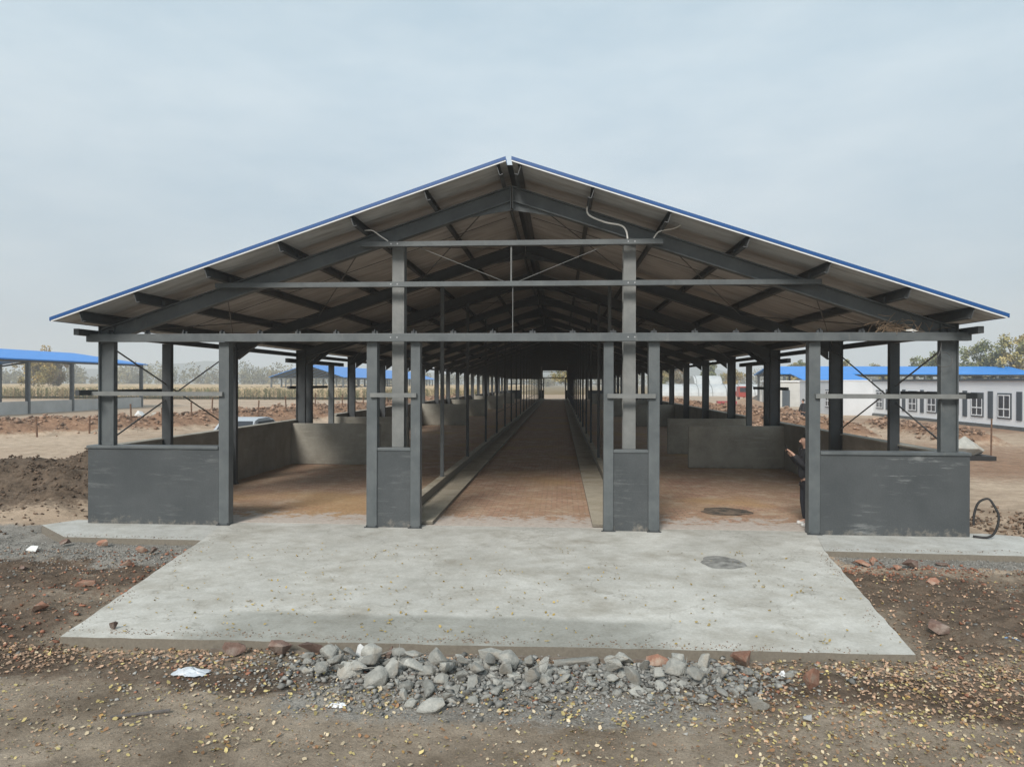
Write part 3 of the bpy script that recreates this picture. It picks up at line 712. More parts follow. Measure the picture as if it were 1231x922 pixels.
uniq(1.86,-6.12,(.32,.2,.15),'rock_orange','orange brown rock at the apron edge in front of the right pillar','rock',seed=53)
uniq(2.72,-6.08,(.30,.24,.21),'rock_orange','reddish orange boulder, largest one against the right half of the apron edge','rock',seed=54)
uniq(3.22,-6.55,(.19,.17,.27),'rock_orange','upright brown brick lump standing among leaves before the right end of the apron','brick',seed=55)
uniq(2.62,-7.0,(.2,.17,.16),'rock_grey','rough grey chunk lying alone just before the right rubble cluster','rock')
uniq(3.0,-7.15,(.12,.10,.07),'rock_white','small square pale stone among the leaves before the right rubble','rock')
uniq(-7.7,-2.1,(.30,.2,.13),'rock_white','white block lying on the gravel left of the apron','block',seed=61,npt=9)
uniq(-7.55,-1.55,(.26,.18,.15),'rock_red','brown stone on the gravel right behind the white block','rock')
uniq(-6.85,-1.55,(.26,.19,.16),'rock_orange','orange stone alone on the gravel between the white block and the strip','rock')
uniq(-5.95,-1.95,(.26,.17,.15),'rock_orange','peach coloured brick lump beside the left edge of the apron','brick')
uniq(-5.68,-2.05,(.2,.17,.15),'rock_red','dark brown stone touching the peach brick lump','rock')
uniq(-5.55,-3.0,(.20,.16,.13),'rock_orange','red stone halfway down the left edge of the apron','rock')
uniq(-5.55,-3.95,(.42,.14,.12),'rock_orange','long orange brick lying along the left edge of the apron','brick',rz=.45)
uniq(-5.42,-5.0,(.26,.19,.16),'rock_orange','orange brown stone near the front left corner of the apron','rock')
uniq(-6.4,-5.0,(.28,.22,.18),'rock_red','dark brown rock in the soil farther left of the apron','rock')
uniq(-7.1,-3.1,(.16,.13,.10),'rock_red','small brown stone in the dark soil left of the apron','rock')
uniq(-4.0,-5.72,(.12,.10,.11),'rock_red','small two-tone brick lump sitting on the left front corner of the apron','brick',z=0)
uniq(5.55,-1.95,(.30,.18,.12),'rock_orange','orange brick piece at the back right corner of the apron','brick')
uniq(5.75,-1.85,(.14,.12,.16),'rock_orange','upright orange brick stub beside the back right corner of the apron','brick')
uniq(6.25,-2.0,(.34,.24,.18),'rock_red','dark maroon rock on the soil in front of the right wall','rock')
uniq(6.0,-2.15,(.2,.17,.12),'rock_orange','orange stone touching the dark maroon rock by the right strip','rock')
uniq(6.8,-1.75,(.26,.12,.08),'rock_red','flat red brick half sunk in the gravel in front of the right wall','brick')
uniq(6.05,-3.1,(.22,.15,.12),'rock_orange','orange brick piece lying in the mud to the right of the apron','brick')
uniq(5.15,-4.95,(.30,.26,.20),'rock_red','dark purple brown rock by the right edge of the apron','rock')
uniq(7.9,-2.3,(.28,.24,.20),'rock_red','brown rock at the far right of the gravel by the strip','rock')
uniq(9.3,-1.9,(.2,.16,.13),'rock_orange','small orange stone at the far right beyond the strip','rock')
# litter
def litter(x, y, w, d, h, m, label, cat, name, seed):
    rr = random.Random(seed); n = 9; vs = []; z0 = gz(x,y)+.01
    for j in range(n):
        for i in range(n):
            e = math.sin(math.pi*i/(n-1))*math.sin(math.pi*j/(n-1))
            vs.append((x+(i/(n-1)-.5)*w*(1+rr.uniform(-.1,.1)), y+(j/(n-1)-.5)*d+rr.uniform(-.02,.02), z0+h*e*rr.uniform(.3,1)))
    fs = [(j*n+i,j*n+i+1,(j+1)*n+i+1,(j+1)*n+i) for j in range(n-1) for i in range(n-1)]
    mb = MB(); mb.add(vs, fs); tag(mb.build(name, m, smooth=False), label, cat)
M['plastic'] = mat('pale_plastic', (.52,.56,.60,1), rough=.35)
litter(-2.65,-6.62,.34,.16,.06,M['plastic'],'crumpled pale plastic sheet on the dirt left of the rubble','plastic sheet','plastic_sheet',1)
litter(-1.02,-7.2,.14,.09,.03,M['white'],'small white scrap on the ground before the rubble heap','scrap','paper_scrap',2)
litter(5.75,-5.25,.15,.07,.03,mat('blue_foil',(.25,.45,.7,1),rough=.3),'pale blue wrapper in the leaves right of the apron','wrapper','wrapper',3)
litter(3.05,-6.28,.07,.05,.05,M['white'],'tiny white plastic bit behind the upright brown brick lump','scrap','paper_scrap',5)
M['batten'] = mat('grey_brown_batten', (.13,.105,.085,1), (.19,.16,.13,1), 12, rough=.95)
mb = MB(); p = Vector((-2.85,-7.55,gz(-2.85,-7.55)+.02)); mb.beam(p, p+Vector((.44,.14,.01)), .028, .012); 
tag(mb.build('wood_batten', mat('weathered_batten',(.10,.09,.085,1),(.16,.14,.13,1),20,rough=.9)), 'thin grey batten lying on the dirt track in front', 'batten')
mb = MB(); mb.beam((-2.75,-6.01,-.10),(3.0,-5.965,-.10),.03,.06)
tag(mb.build('formwork_batten', M['batten']), 'long brown formwork batten along the front edge of the apron', 'batten')

# scattered stuff meshes -------------------------------------------------
def merge_stuff(name, protos, items, m, cols, kind='stuff', label=None, cat=None):
    """protos: list of (verts Nx3, faces list); items: (proto idx, loc, rotmatrix*scale, colour)"""
    V = []; L = []; LS = []; C = []; base = 0; ls = 0
    for pi, loc, mx, c in items:
        v, f = protos[pi]; vv = v @ mx.T + loc; V.append(vv)
        for q in f:
            L.extend([i+base for i in q]); LS.append(ls); ls += len(q)
        C.append(np.tile(np.array(c), (len(vv),1))); base += len(vv)
    me = bpy.data.meshes.new(name); V = np.concatenate(V); C = np.concatenate(C)
    me.vertices.add(len(V)); me.vertices.foreach_set('co', V.astype('f4').ravel())
    me.loops.add(len(L)); me.loops.foreach_set('vertex_index', np.array(L,'i4'))
    me.polygons.add(len(LS)); me.polygons.foreach_set('loop_start', np.array(LS,'i4')); me.update(calc_edges=True)
    a = me.color_attributes.new('col', 'FLOAT_COLOR', 'POINT'); a.data.foreach_set('color', np.c_[C, np.ones(len(C))].astype('f4').ravel())
    me.materials.append(m); o = link(name, me); 
    tag(o, label, cat, kind=kind); return o
nr = np.random.default_rng(4)
def rotm(a, b, c):
    return np.array(Matrix.Rotation(c,3,'Z') @ Matrix.Rotation(b,3,'Y') @ Matrix.Rotation(a,3,'X'))
def hullproto(seed, n=8):
    rr = random.Random(seed); bm = bmesh.new()
    for k in range(n):
        v = Vector((rr.gauss(0,1),rr.gauss(0,1),rr.gauss(0,1))).normalized()*rr.uniform(.75,1); bm.verts.new(v*.5)
    r = bmesh.ops.convex_hull(bm, input=bm.verts)
    bm.verts.ensure_lookup_table(); bm.verts.index_update()
    v = np.array([x.co[:] for x in bm.verts]); f = [tuple(q.index for q in x.verts) for x in bm.faces]; bm.free(); return v, f
HP = [hullproto(i, 7+i%4) for i in range(10)]
LEAF = [(np.array([(-.5,0,.0),(-.2,-.32,.12),(.25,-.26,.05),(.55,0,.16),(.25,.26,.02),(-.2,.32,.16)]), [(0,1,2,3),(0,3,4,5)]),
        (np.array([(-.5,0,.1),(-.15,-.38,0),(.3,-.2,.15),(.5,0,.0),(.3,.25,.2),(-.15,.34,.05)]), [(0,1,2,3),(0,3,4,5)])]
# gravel
items = []
def scat(n, fx, fy, smin, smax, colf, protos=10, flat=.6, zoff=.2):
    xs = fx(n); ys = fy(n); zs = height(xs, ys); m = slabmask(xs, ys)
    for x, y, z, mm in zip(xs, ys, zs, m):
        if mm: continue
        s = smin*(smax/smin)**nr.random()
        mx = rotm(*(nr.random(3)*6.28))*s; mx = np.diag([1,1,flat]) @ mx
        items.append((nr.integers(protos), np.array([x,y,z+s*zoff]), mx, colf()))
U = lambda a, b: (lambda n: nr.uniform(a, b, n))
N = lambda a, b: (lambda n: nr.normal(a, b, n))
greyc = lambda: np.array([1,.985,.92])*nr.uniform(.14,.40)
def brown(): return np.array([.27,.19,.135])*nr.uniform(.35,1.4)
def redc(): return np.array([.30,.14,.09])*nr.uniform(.6,1.2)
scat(3600, N(.3,1.35), N(-6.62,.30), .018, .06, greyc); scat(800, N(-.2,.8), N(-6.62,.26), .04, .11, lambda: greyc()*.8, zoff=.3); scat(700, N(1.95,.5), N(-6.45,.2), .04, .11, lambda: greyc()*.8, zoff=.3); scat(500, N(.2,1.5), N(-6.2,.1), .03, .09, greyc)
scat(3000, U(-9.6,-5.0), N(-2.0,.55), .015, .045, greyc)
scat(2600, U(5.2,10.5), U(-2.1,-1.1), .015, .045, greyc)
merge_stuff('gravel', HP, items, M['stonecol'], None, label='loose grey gravel around the apron and rubble', cat='gravel')
items = []
scat(2600, U(-10.5,-4.5), U(-6.6,-1.8), .012, .06, brown); scat(900, U(-9,-4.3), N(-6.3,.22), .02, .07, lambda: brown()*1.1 if nr.random()<.8 else redc())
scat(2600, U(4.4,10.5), U(-6.8,-1.8), .012, .06, brown); scat(2200, U(-6.5,7.5), U(-8.6,-6.2), .010, .028, lambda: brown()*1.25)
scat(900, U(-10.5,-4.4), U(-6.4,-1.8), .02, .08, lambda: (greyc()*.7 if nr.random()<.5 else redc()*.8)); scat(900, U(4.5,10.5), U(-6.8,-1.9), .02, .08, lambda: (greyc()*.7 if nr.random()<.5 else redc()*.8)); scat(500, U(-6,7), U(-8.2,-6.8), .012, .04, lambda: greyc()*.8)
scat(350, U(4.7,7.2), N(-2.2,.35), .02, .08, redc); scat(220, U(-3,3.5), N(-6.5,.3), .03, .07, lambda: redc()*1.1); scat(160, N(-5.3,.5), U(-5.8,-1.6), .03, .09, lambda: redc()*1.1)
scat(6500, N(-12.4,2.3), N(3.4,1.7), .015, .13, lambda: brown()*.5); scat(1600, U(9,14), N(.8,1.1), .03, .17, lambda: brown()*.75)
for b in BERMS:
    n = int(60*math.hypot(b[2]-b[0], b[3]-b[1])*(1.5 if b[1] < 45 else .7)); n = min(n, 2200)
    t = nr.random(n)
    tx = lambda n_, t=t, b=b: b[0]+(b[2]-b[0])*t + nr.normal(0, b[4]*.42, n_)
    ty = lambda n_, t=t, b=b: b[1]+(b[3]-b[1])*t + nr.normal(0, b[4]*.42, n_)
    scat(n, tx, ty, .05, .42, lambda: np.array([.34,.225,.16])*nr.uniform(.3,1.3))
def spill(n, fx, fy):
    for x, y in zip(fx(n), fy(n)):
        if not slabmask(np.array([x]), np.array([y]))[0]: continue
        q = nr.uniform(.006,.028); items.append((nr.integers(10), np.array([x,y,q*.15]), np.diag([1,1,.6]) @ (rotm(*(nr.random(3)*6.28))*q), brown()))
for k in range(26): c_ = nr.uniform(-4.3,4.4); spill(40, N(c_,.22), N(-5.82,.09))
for k in range(16):
    t_ = nr.random(); sg = 1 if k % 2 else -1; spill(36, N(sg*(4.45+.75*t_),.08), N(-5.9+4.6*t_,.2))
spill(200, U(-9,-5.3), N(-1.15,.07)); spill(200, U(5.3,9), N(-1.2,.07))
merge_stuff('soil_clods', HP, items, M['stonecol'], None, label='crumbled brown soil clods on the mounds and bare ground', cat='soil clods')
# leaves
items = []
def leafc():
    q = nr.random()
    if q < .36: return np.array([.55,.45,.20])*nr.uniform(.45,1.15)
    if q < .72: return np.array([.58,.48,.33])*nr.uniform(.6,1.15)
    if q < .93: return np.array([.30,.17,.09])*nr.uniform(.6,1.1)
    return np.array([.42,.26,.10])*nr.uniform(.7,1.1)
def brownleaf(): return np.array([.42,.28,.19])*nr.uniform(.5,1.35) if nr.random() < .75 else leafc()
def lscat(n, fx, fy, col=leafc, size=(.020,.046), slab_only=False):
    xs = fx(n); ys = fy(n); zs = height(xs, ys); m = slabmask(xs, ys)
    for x, y, z, mm in zip(xs, ys, zs, m):
        if mm != slab_only: continue
        if mm: z = 0.0
        s = nr.uniform(*size); mx = rotm(nr.normal(0,.35), nr.normal(0,.35), nr.random()*6.28)*s
        items.append((nr.integers(2), np.array([x,y,z+.008+nr.random()*.012]), mx, col()))
lscat(2400, U(2.4,8), U(-8.3,-5.9), size=(.016,.046)); lscat(2600, U(2.2,8), U(-8.3,-5.9), brownleaf, (.016,.042)); lscat(3600, U(3.6,8.5), N(-6.25,.4), brownleaf)
lscat(650, U(-6,3), U(-8.3,-6.9), size=(.014,.05)); lscat(1800, U(-6.5,6.5), U(-8.1,-6.7), lambda: brownleaf()*.8, (.012,.028)); lscat(1700, U(-8,-2.2), N(-6.25,.20), brownleaf, (.025,.05))
lscat(700, U(-2.5,3.2), U(-7,-6.1)); lscat(1500, U(4.6,9.5), U(-5.8,-2.0), brownleaf); lscat(500, U(-9.5,-5), U(-6,-2), brownleaf)
clx = nr.normal(0,1,(60,2))
for k in range(130):
    cx, cy = nr.uniform(-6,7), nr.uniform(-8.2,-6.9); lscat(int(nr.integers(5,20)), N(cx,nr.uniform(.05,.22)), N(cy,nr.uniform(.03,.10)), size=(.018,.05))
lscat(700, U(-4.4,4.4), N(-6.06,.05), brownleaf, (.02,.05))
for k in range(26):
    cx, cy = nr.uniform(-4.2,4.2), nr.uniform(-5.7,-1.5); lscat(int(nr.integers(4,11)), N(cx,.14), N(cy,.10), lambda: np.array([.44,.33,.12])*nr.uniform(.5,1.1), (.018,.045), True)
lscat(330, U(-5,5), U(-5.8,-1.4), lambda: np.array([.40,.29,.09])*nr.uniform(.5,1.1), (.022,.042), True)
lscat(120, U(-4.5,1), N(-4.9,.7), lambda: np.array([.46,.33,.10])*nr.uniform(.5,1.1), (.022,.045), True)
merge_stuff('fallen_leaves', LEAF, items, M['leafcol'], None, label='fallen yellow and brown leaves scattered over the ground and apron', cat='leaves')

# ------------------------------------------------------------------ people
M['skin'] = mat('skin', (.45,.27,.20,1), rough=.55); M['cloth'] = mat('black_cloth', (.014,.014,.018,1), (.024,.024,.028,1), 8, rough=.9)
M['trous'] = mat('dark_trousers', (.018,.019,.026,1), rough=.9); M['hair'] = mat('black_hair', (.01,.009,.008,1), rough=.6)
M['shoe'] = mat('white_shoe', (.6,.6,.58,1), rough=.6)
def skinmesh(name, verts, edges, rad, m, parent, root=0, sub=2):
    me = bpy.data.meshes.new(name); me.from_pydata(verts, edges, []); me.materials.append(m)
    o = link(name, me, parent); sk = o.modifiers.new('s', 'SKIN'); sk.use_smooth_shade = True
    for i, r in enumerate(rad):
        d = me.skin_vertices[0].data[i]; d.radius = (r, r) if not isinstance(r, tuple) else r; d.use_root = (i == root)
    sb = o.modifiers.new('u', 'SUBSURF'); sb.levels = sub; sb.render_levels = sub
    return o
def person(loc, rz, label, pose='phone'):
    root = empty('person', loc, rz); tag(root, label, 'person')
    # facing +x locally
    ph = pose == 'phone'
    el = (.06,.26,1.12), (.06,-.24,1.12); wr = ((.27,.10,1.36),(.27,-.10,1.34)) if ph else ((.16,.25,.92),(.14,-.25,.92))
    V = [(0,0,.95),(0,0,1.12),(.0,0,1.32),(-.01,0,1.45),(.005,0,1.52),(.04,0,1.60),(.025,0,1.69),
         (0,.17,1.40),el[0],wr[0],(0,-.17,1.40),el[1],wr[1],
         (0,.10,.74),(.02,.11,.46),(-.02,.11,.09),(.12,.12,.045),(0,-.10,.74),(.02,-.11,.46),(-.02,-.11,.09),(.12,-.12,.045)]
    Ed = [(0,1),(1,2),(2,3),(3,4),(4,5),(5,6),(3,7),(7,8),(8,9),(3,10),(10,11),(11,12),(0,13),(13,14),(14,15),(15,16),(0,17),(17,18),(18,19),(19,20)]
    Rd = [.11,.12,.13,.05,.040,.092,.105,.06,.042,.028,.06,.042,.028,.085,.058,.042,.035,.085,.058,.042,.035]
    # hands: palm and five fingers each
    for k, (w, sg) in enumerate(((9,1),(12,-1))):
        p = Vector(V[w]); d = Vector((.6,-.35*sg,.7)).normalized() if ph else Vector((.1,0,-1)).normalized()
        side = d.cross(Vector((0,0,1) if ph else (0,1,0))).normalized()
        pi = len(V); V.append(tuple(p+d*.07)); Ed.append((w, pi)); Rd.append((.030,.02))
        for f_, (o_, L) in enumerate(((-.03,.07),(-.01,.08),(.01,.078),(.03,.06))):
            a = p+d*.085+side*o_; b_ = a+d*L*.5+Vector((.01,-.008*sg,0)); c_ = b_+(d+Vector((.1,-.5*sg,-.2))).normalized()*L*.5
            n = len(V); V += [tuple(a),tuple(b_),tuple(c_)]; Ed += [(pi,n),(n,n+1),(n+1,n+2)]; Rd += [.009,.009,.008]
        a = p+d*.03+side*.03*sg; b_ = a+(d*.5+side*sg*.7+Vector((0,-.3*sg,0))).normalized()*.05
        n = len(V); V += [tuple(a),tuple(b_)]; Ed += [(w,n),(n,n+1)]; Rd += [.011,.009]
    skinmesh('body', V, Ed, Rd, M['skin'], root)
    J = [0,1,2,3,7,8,9,10,11,12]; mp = {a:i for i,a in enumerate(J)}
    shrink = lambda a: V[a]
    JV = [V[a] for a in J]; JV[0] = (0,0,.84); JV[3] = (-.01,0,1.47); JV[mp[9]] = tuple(Vector(V[8]).lerp(Vector(V[9]), 1.0)); JV[mp[12]] = tuple(Vector(V[11]).lerp(Vector(V[12]), 1.0))
    JE = [(mp[a],mp[b]) for a,b in Ed[:12] if a in mp and b in mp]
    skinmesh('jacket', JV, JE, [.19,.165,.165,.078,.085,.066,.050,.085,.066,.050], M['cloth'], root)
    T = [0,13,14,15,17,18,19]; mt = {a:i for i,a in enumerate(T)}; TE = [(mt[a],mt[b]) for a,b in Ed[:20] if a in mt and b in mt]
    skinmesh('trousers', [V[a] for a in T], TE, [.135,.098,.078,.06,.098,.078,.06], M['trous'], root)
    for s in (1,-1):
        skinmesh('shoe', [(-.04,s*.11,.05),(.05,s*.12,.045),(.15,s*.12,.035)], [(0,1),(1,2)], [.05,.05,.038], M['shoe'], root, 0)
    skinmesh('hair', [(-.035,0,1.60),(-.025,0,1.68),(.0,0,1.735),(.055,0,1.745)], [(0,1),(1,2),(2,3)], [.072,.098,.088,.055], M['hair'], root)
    # face
    for s in (1,-1):
        mb = MB(); c = Vector((.108,s*.030,1.650)); mb.add([c+Vector((0,-.012,0)),c+Vector((.006,0,-.007)),c+Vector((0,.012,0)),c+Vector((.006,0,.007))],[(0,1,2,3)]); mb.build('eye', M['black'], root)
    mb = MB(); mb.add([(.11,-.012,1.60),(.148,0,1.605),(.11,.012,1.60),(.118,0,1.655)],[(0,1,3),(1,2,3),(0,2,1),(0,3,2)]); mb.build('nose', M['skin'], root)
    mb = MB(); mb.box(.112,.122,-.022,.022,1.567,1.575); mb.build('mouth', mat('lips',(.3,.12,.1,1),rough=.5), root)
    return root
person((5.63,.80,.003), math.pi, 'person in black jacket raising a phone behind the right gate post of the barn')
mb = MB(); mb.beam((5.26,.80,1.40),(5.24,.80,1.545),.075,.010, up=(1,0,.2))
tag(mb.build('phone', M['black'], bevel=.003), 'dark phone held up by the person behind the gate post', 'phone')
person((17.3,36.5,gz(17.3,36.5)), 2.2, 'distant person in dark clothes standing on the dirt far right of the barn', 'stand')

# ------------------------------------------------------------------ distant barns
def far_barn(loc, hw, length, ez, rz_, label, wallmat, bays, group=None, pole=True, rot=0, wallh=1.1, dark_gable=True):
    root = empty('farm_shed', loc, rot); tag(root, label, 'shed', group)
    sl = (rz_-ez)/hw; z = lambda x: rz_-abs(x)*sl
    for s in (-1,1):
        mb = MB(); a, b = s*.001, s*(hw+.4)
        mb.add([(a,-.6,z(a)),(b,-.6,z(b)),(b,length+.6,z(b)),(a,length+.6,z(a)),(a,-.6,z(a)+.1),(b,-.6,z(b)+.1),(b,length+.6,z(b)+.1),(a,length+.6,z(a)+.1)],
               [(0,3,2,1),(4,5,6,7),(0,1,5,4),(1,2,6,5),(2,3,7,6),(3,0,4,7)])
        mb.build('roof_panel', M['blue'], root)
        mb = MB(); mb.beam((s*(hw),-.3,z(hw)-.12),(s*hw,length+.3,z(hw)-.12),.14,.2); mb.build('eave_beam', M['steel'], root)
        mb = MB(); mb.box(*sorted((s*hw-.1,s*hw+.1)),0,length,-.3,wallh); mb.build('dwarf_wall', wallmat, root)
    n = bays+1; st = length/bays
    cme = MB().box(-.16,.16,-.13,.13,-.3,ez-.22).mesh('column', M['steel'])
    for k in range(n):
        for s in (-1,1): link('column', cme, root, (s*hw, k*st, 0))
    rme = MB()
    for s in (-1,1): rme.beam((0,0,rz_-.25),(s*hw,0,z(hw)-.25),.16,.28,up=(0,1,0))
    rme = rme.mesh('rafter', M['steel_dk'])
    for k in range(n): link('rafter', rme, root, (0, k*st, 0))
    if dark_gable:
        MB().box(-hw,hw,-.08,.08,-.3,wallh).build('end_wall', wallmat, root)
        mb = MB(); mb.beam((-hw,0,ez-.3),(hw,0,ez-.3),.14,.16); mb.build('tie_beam', M['steel'], root)
        for x in (-hw*.6,-hw*.25,hw*.25,hw*.6): link('end_post', cme, root, (x,0,0), None, (.7,.7,1))
    return root
M['palewall'] = mat('pale_wall', (.42,.42,.40,1), (.52,.52,.50,1), .6, rough=.9)
far_barn((-54,12.6,-.1), 8.3, 51.4, 4.75, 5.95, 'blue roofed open shed with pale low wall at the left edge of the site', M['palewall'], 9, dark_gable=False)
far_barn((-54,140,-.1), 8.0, 115, 3.95, 6.6, 'distant barn with dark gable end and long bright blue roof left of the main barn', M['wall_in'], 20)
far_barn((63,92,-.1), 6.3, 32, 4.1, 5.15, 'blue roofed shed standing crosswise behind the white building on the right', M['palewall'], 7, rot=R(90), wallh=2.6)
# white building with windows
wb = empty('white_building', (0,0,0)); tag(wb, 'long white single storey building with slate window panels at the right edge', 'building')
MB().box(28.6,38,6,52.5,-.4,2.92).build('wall', M['bluewhite'], wb)
MB().box(28.45,38.15,5.9,52.5,2.922,3.06).build('parapet', M['dkpanel'], wb)
MB().box(28.5,28.598,6,52.4,-.4,.12).build('plinth', M['steel'], wb)
wf = M['white']
def window(parent, y, x=28.6, w=1.25, z0=.62, z1=2.05):
    f = MB()
    f.box(x-.05,x-.002,y-w/2-.08,y+w/2+.08,z0-.08,z1+.10); fr = f.build('window', M['dkpanel'], parent)
    p = MB().box(x-.062,x-.052,y-w/2,y+w/2,z0,z1).build('pane', M['glass'], fr)
    q = MB()
    for a,b_,c,d in ((y-w/2,y-w/2+.07,z0,z1),(y+w/2-.07,y+w/2,z0,z1),(y-.04,y+.04,z0,z1)): q.box(x-.075,x-.064,a,b_,c,d)
    for c in (z0, z0+.5, z1-.07): q.box(x-.088,x-.0645,y-w/2+.071,y-.041,c,c+.07); q.box(x-.088,x-.0645,y+.041,y+w/2-.071,c,c+.07)
    q.build('frame', wf, fr)
for k in range(8):
    y = 30.6+2.93*k; window(wb, y)
    MB().box(28.55,28.598,y-1.72,y-1.21,.5,2.25).build('wall_panel', M['dkpanel'], wb)
for k in range(1,8): window(wb, 30.6-2.93*k)
MB().box(25.35,36,52.51,62,-.4,2.95).build('wing_wall', mat('wing_render', (.52,.54,.56,1), (.60,.62,.64,1), .5, rough=.8), wb)
MB().box(25.25,36,52.45,62.1,2.952,3.03).build('wing_parapet', M['white'], wb)
for y in (54.2,57.3): window(wb, y, 25.35, 1.1)
# small annexes behind
an = empty('annex', (26.5,75,-.1)); tag(an, 'pale boxy outbuilding behind the wing of the white building', 'outbuilding')
MB().box(0,5,0,5,-.2,3.0).build('wall', M['palewall'], an); MB().box(-.2,5.2,-.2,5.2,3.002,3.15).build('roof', M['white'], an); MB().box(1,1.9,-.03,-.001,0,2).build('door', M['dkpanel'], an)
an = empty('blue_shed', (31.5,79,-.1)); tag(an, 'small shed with low blue roof behind the white wing', 'shed')
MB().box(0,7,0,5,-.2,3.3).build('wall', M['palewall'], an)
mb = MB(); mb.add([(-.4,-.4,3.25),(7.4,-.4,3.25),(7.4,5,4.1),(-.4,5,4.1),(-.4,-.4,3.33),(7.4,-.4,3.33),(7.4,5,4.2),(-.4,5,4.2)],[(0,3,2,1),(4,5,6,7),(0,1,5,4),(1,2,6,5),(2,3,7,6),(3,0,4,7)]); mb.build('roof', M['blue'], an)
# polytunnels
def tunnel(x, y, w, L, h, rot, label):
    root = empty('polytunnel', (x,y,-.1), rot); tag(root, label, 'polytunnel')
    mb = MB(); n = 14
    pr = [(-w/2*math.cos(math.pi*i/n), h*math.sin(math.pi*i/n)**.8) for i in range(n+1)]
    vs = [(px,0,pz) for px,pz in pr] + [(px,L,pz) for px,pz in pr]
    mb.add(vs, [(i,i+1,i+n+2,i+n+1) for i in range(n)]+[tuple(range(n+1)), tuple(range(n+1,2*n+2))[::-1]]); mb.build('film_cover', M['film'], root, smooth=False)
    mb = MB()
    for k in range(int(L/3)+1): mb.tube([(px*1.01,k*3,pz*1.01+.02) for px,pz in pr], .05, 4)
    mb.build('hoops', M['steel'], root)
M['film'] = mat('white_film', (.42,.44,.45,1), (.52,.54,.54,1), 1, rough=.5)
tunnel(46,150,9,25,2.6,R(90),'long low white polytunnel beyond the dirt right of the barn')
tunnel(39.2,163,8,6.5,4.6,R(90),'taller white greenhouse rising behind the long polytunnel')
# piles and small far things
def cone_heap(name, x, y, r, h, m, label, cat, seed):
    mb = MB(); rr = random.Random(seed); n = 18; vs = [(x,y,gz(x,y)+h)]
    for j, q in enumerate((.35,.7,1)):
        for i in range(n):
            a = 6.283*i/n; w = r*q*rr.uniform(.9,1.1); vs.append((x+w*math.cos(a),y+w*math.sin(a),gz(x,y)-.1+h*(1-q)*rr.uniform(.9,1.05)))
    fs = [(0,1+i,1+(i+1)%n) for i in range(n)]
    for j in range(2): fs += [(1+j*n+i,1+(j+1)*n+i,1+(j+1)*n+(i+1)%n,1+j*n+(i+1)%n) for i in range(n)]
    mb.add(vs, fs); tag(mb.build(name, m), label, cat)
cone_heap('spoil_heap', 32.8,101,2.6,1.9,mat('dark_spoil',(.09,.075,.06,1),(.14,.12,.10,1),1,rough=1),'dark conical spoil heap in front of the crosswise blue shed','heap',3)
cone_heap('soil_heap', 24,78,4.0,1.1,mat('tan_spoil',(.28,.18,.12,1),(.36,.25,.17,1),1,rough=1,bmp=1,bscale=3,bdist=.2),'low tan soil heap in front of the pale outbuilding','heap',6)
def truck(x, y, rz, label, cm_):
    root = empty('truck', (x,y,gz(x,y)), rz); tag(root, label, 'truck')
    MB().box(-1,1,0,1.7,.6,2.3).build('cab', cm_, root, bevel=.08); MB().box(-.85,.85,-.03,-.002,1.4,2.1).build('windscreen', M['glass'], root)
    MB().box(-1.05,1.05,1.8,4.6,.75,1.5).build('cargo_bed', cm_, root)
    for a in (-.85,.85):
        for b in (.7,3.8):
            mb = MB(); mb.tube([(a-.12,b,.42),(a+.12,b,.42)], .42, 14); mb.build('wheel', M['black'], root)
truck(30.2,103,0,'small red truck parked beyond the dirt right of the barn', mat('red_paint',(.34,.05,.035,1),rough=.4))
mb = MB()
for k in range(5): mb.box(18.2+k*.42,18.2+k*.42+.36,67,67.8,0,.75)
tag(mb.build('crimson_bundle', mat('crimson_wrap',(.28,.03,.045,1),(.35,.06,.07,1),2,rough=.7)), 'row of crimson wrapped bundles lying on the dirt right of the barn', 'bundles')
# wrapped lump near right corner
uniq(16.2,14.8,(1.25,1.0,.95),'rock_grey','large pale wrapped lump sitting on a dark base right of the barn','sack',name='wrapped_sack',seed=77,npt=26)
MB().box(15.6,16.9,14.2,15.4,-.15,.06).build('timber_pallet', M['black'])
tag(bpy.data.objects['timber_pallet'], 'dark flat pallet under the pale wrapped lump', 'pallet')
for x, y, h, lb in ((17.85,16.2,1.45,'thin dark pole standing right behind the pale wrapped lump'),(19.4,16.0,1.05,'short thin stake farther right of the pale wrapped lump')):
    tag(MB().tube([(x,y,gz(x,y)-.1),(x+.02,y,gz(x,y)+h)], .03).build('thin_pole', M['wood']), lb, 'pole')
# stakes on the left
sp = MB().tube([(0,0,-.15),(.01,0,.95)], .045, 6).mesh('wooden_stake', M['wood'])
P = [(-26.9,21.5),(-25.4,23.4),(-24.8,26.2),(-23.4,27.0),(-22.9,29.4),(-22.4,31.0),(-20.8,31.0),(-20.3,33.2),(-19.5,36.0),(-18.6,39.5),(-17.6,43),(-17.0,47),(-15.9,51),(-15.3,56),(-29.6,21.4),(-31.6,19.8)]
for x, y in P:
    o = link('wooden_stake', sp, None, (x+1.1, y+.3, gz(x+1.1,y+.3)), (rn.uniform(-.06,.06), rn.uniform(-.06,.06), 0), (1,1,rn.uniform(.85,1.15)))
    tag(o, 'thin rusty brown stake standing in the dirt berm on the left', 'stake', 'stakes along the left dirt berm')
# debris heap left
for k, (x, y, s, mm, lb) in enumerate(((-24.6,28.9,.9,'rock_white','pale rubble lump lying by the stakes left of the barn'),(-23.9,29.4,.8,'rock_grey','grey rubble lump touching the pale lump by the stakes'))):
    uniq(x,y,(s,s*.7,s*.6),mm,lb,'rubble')

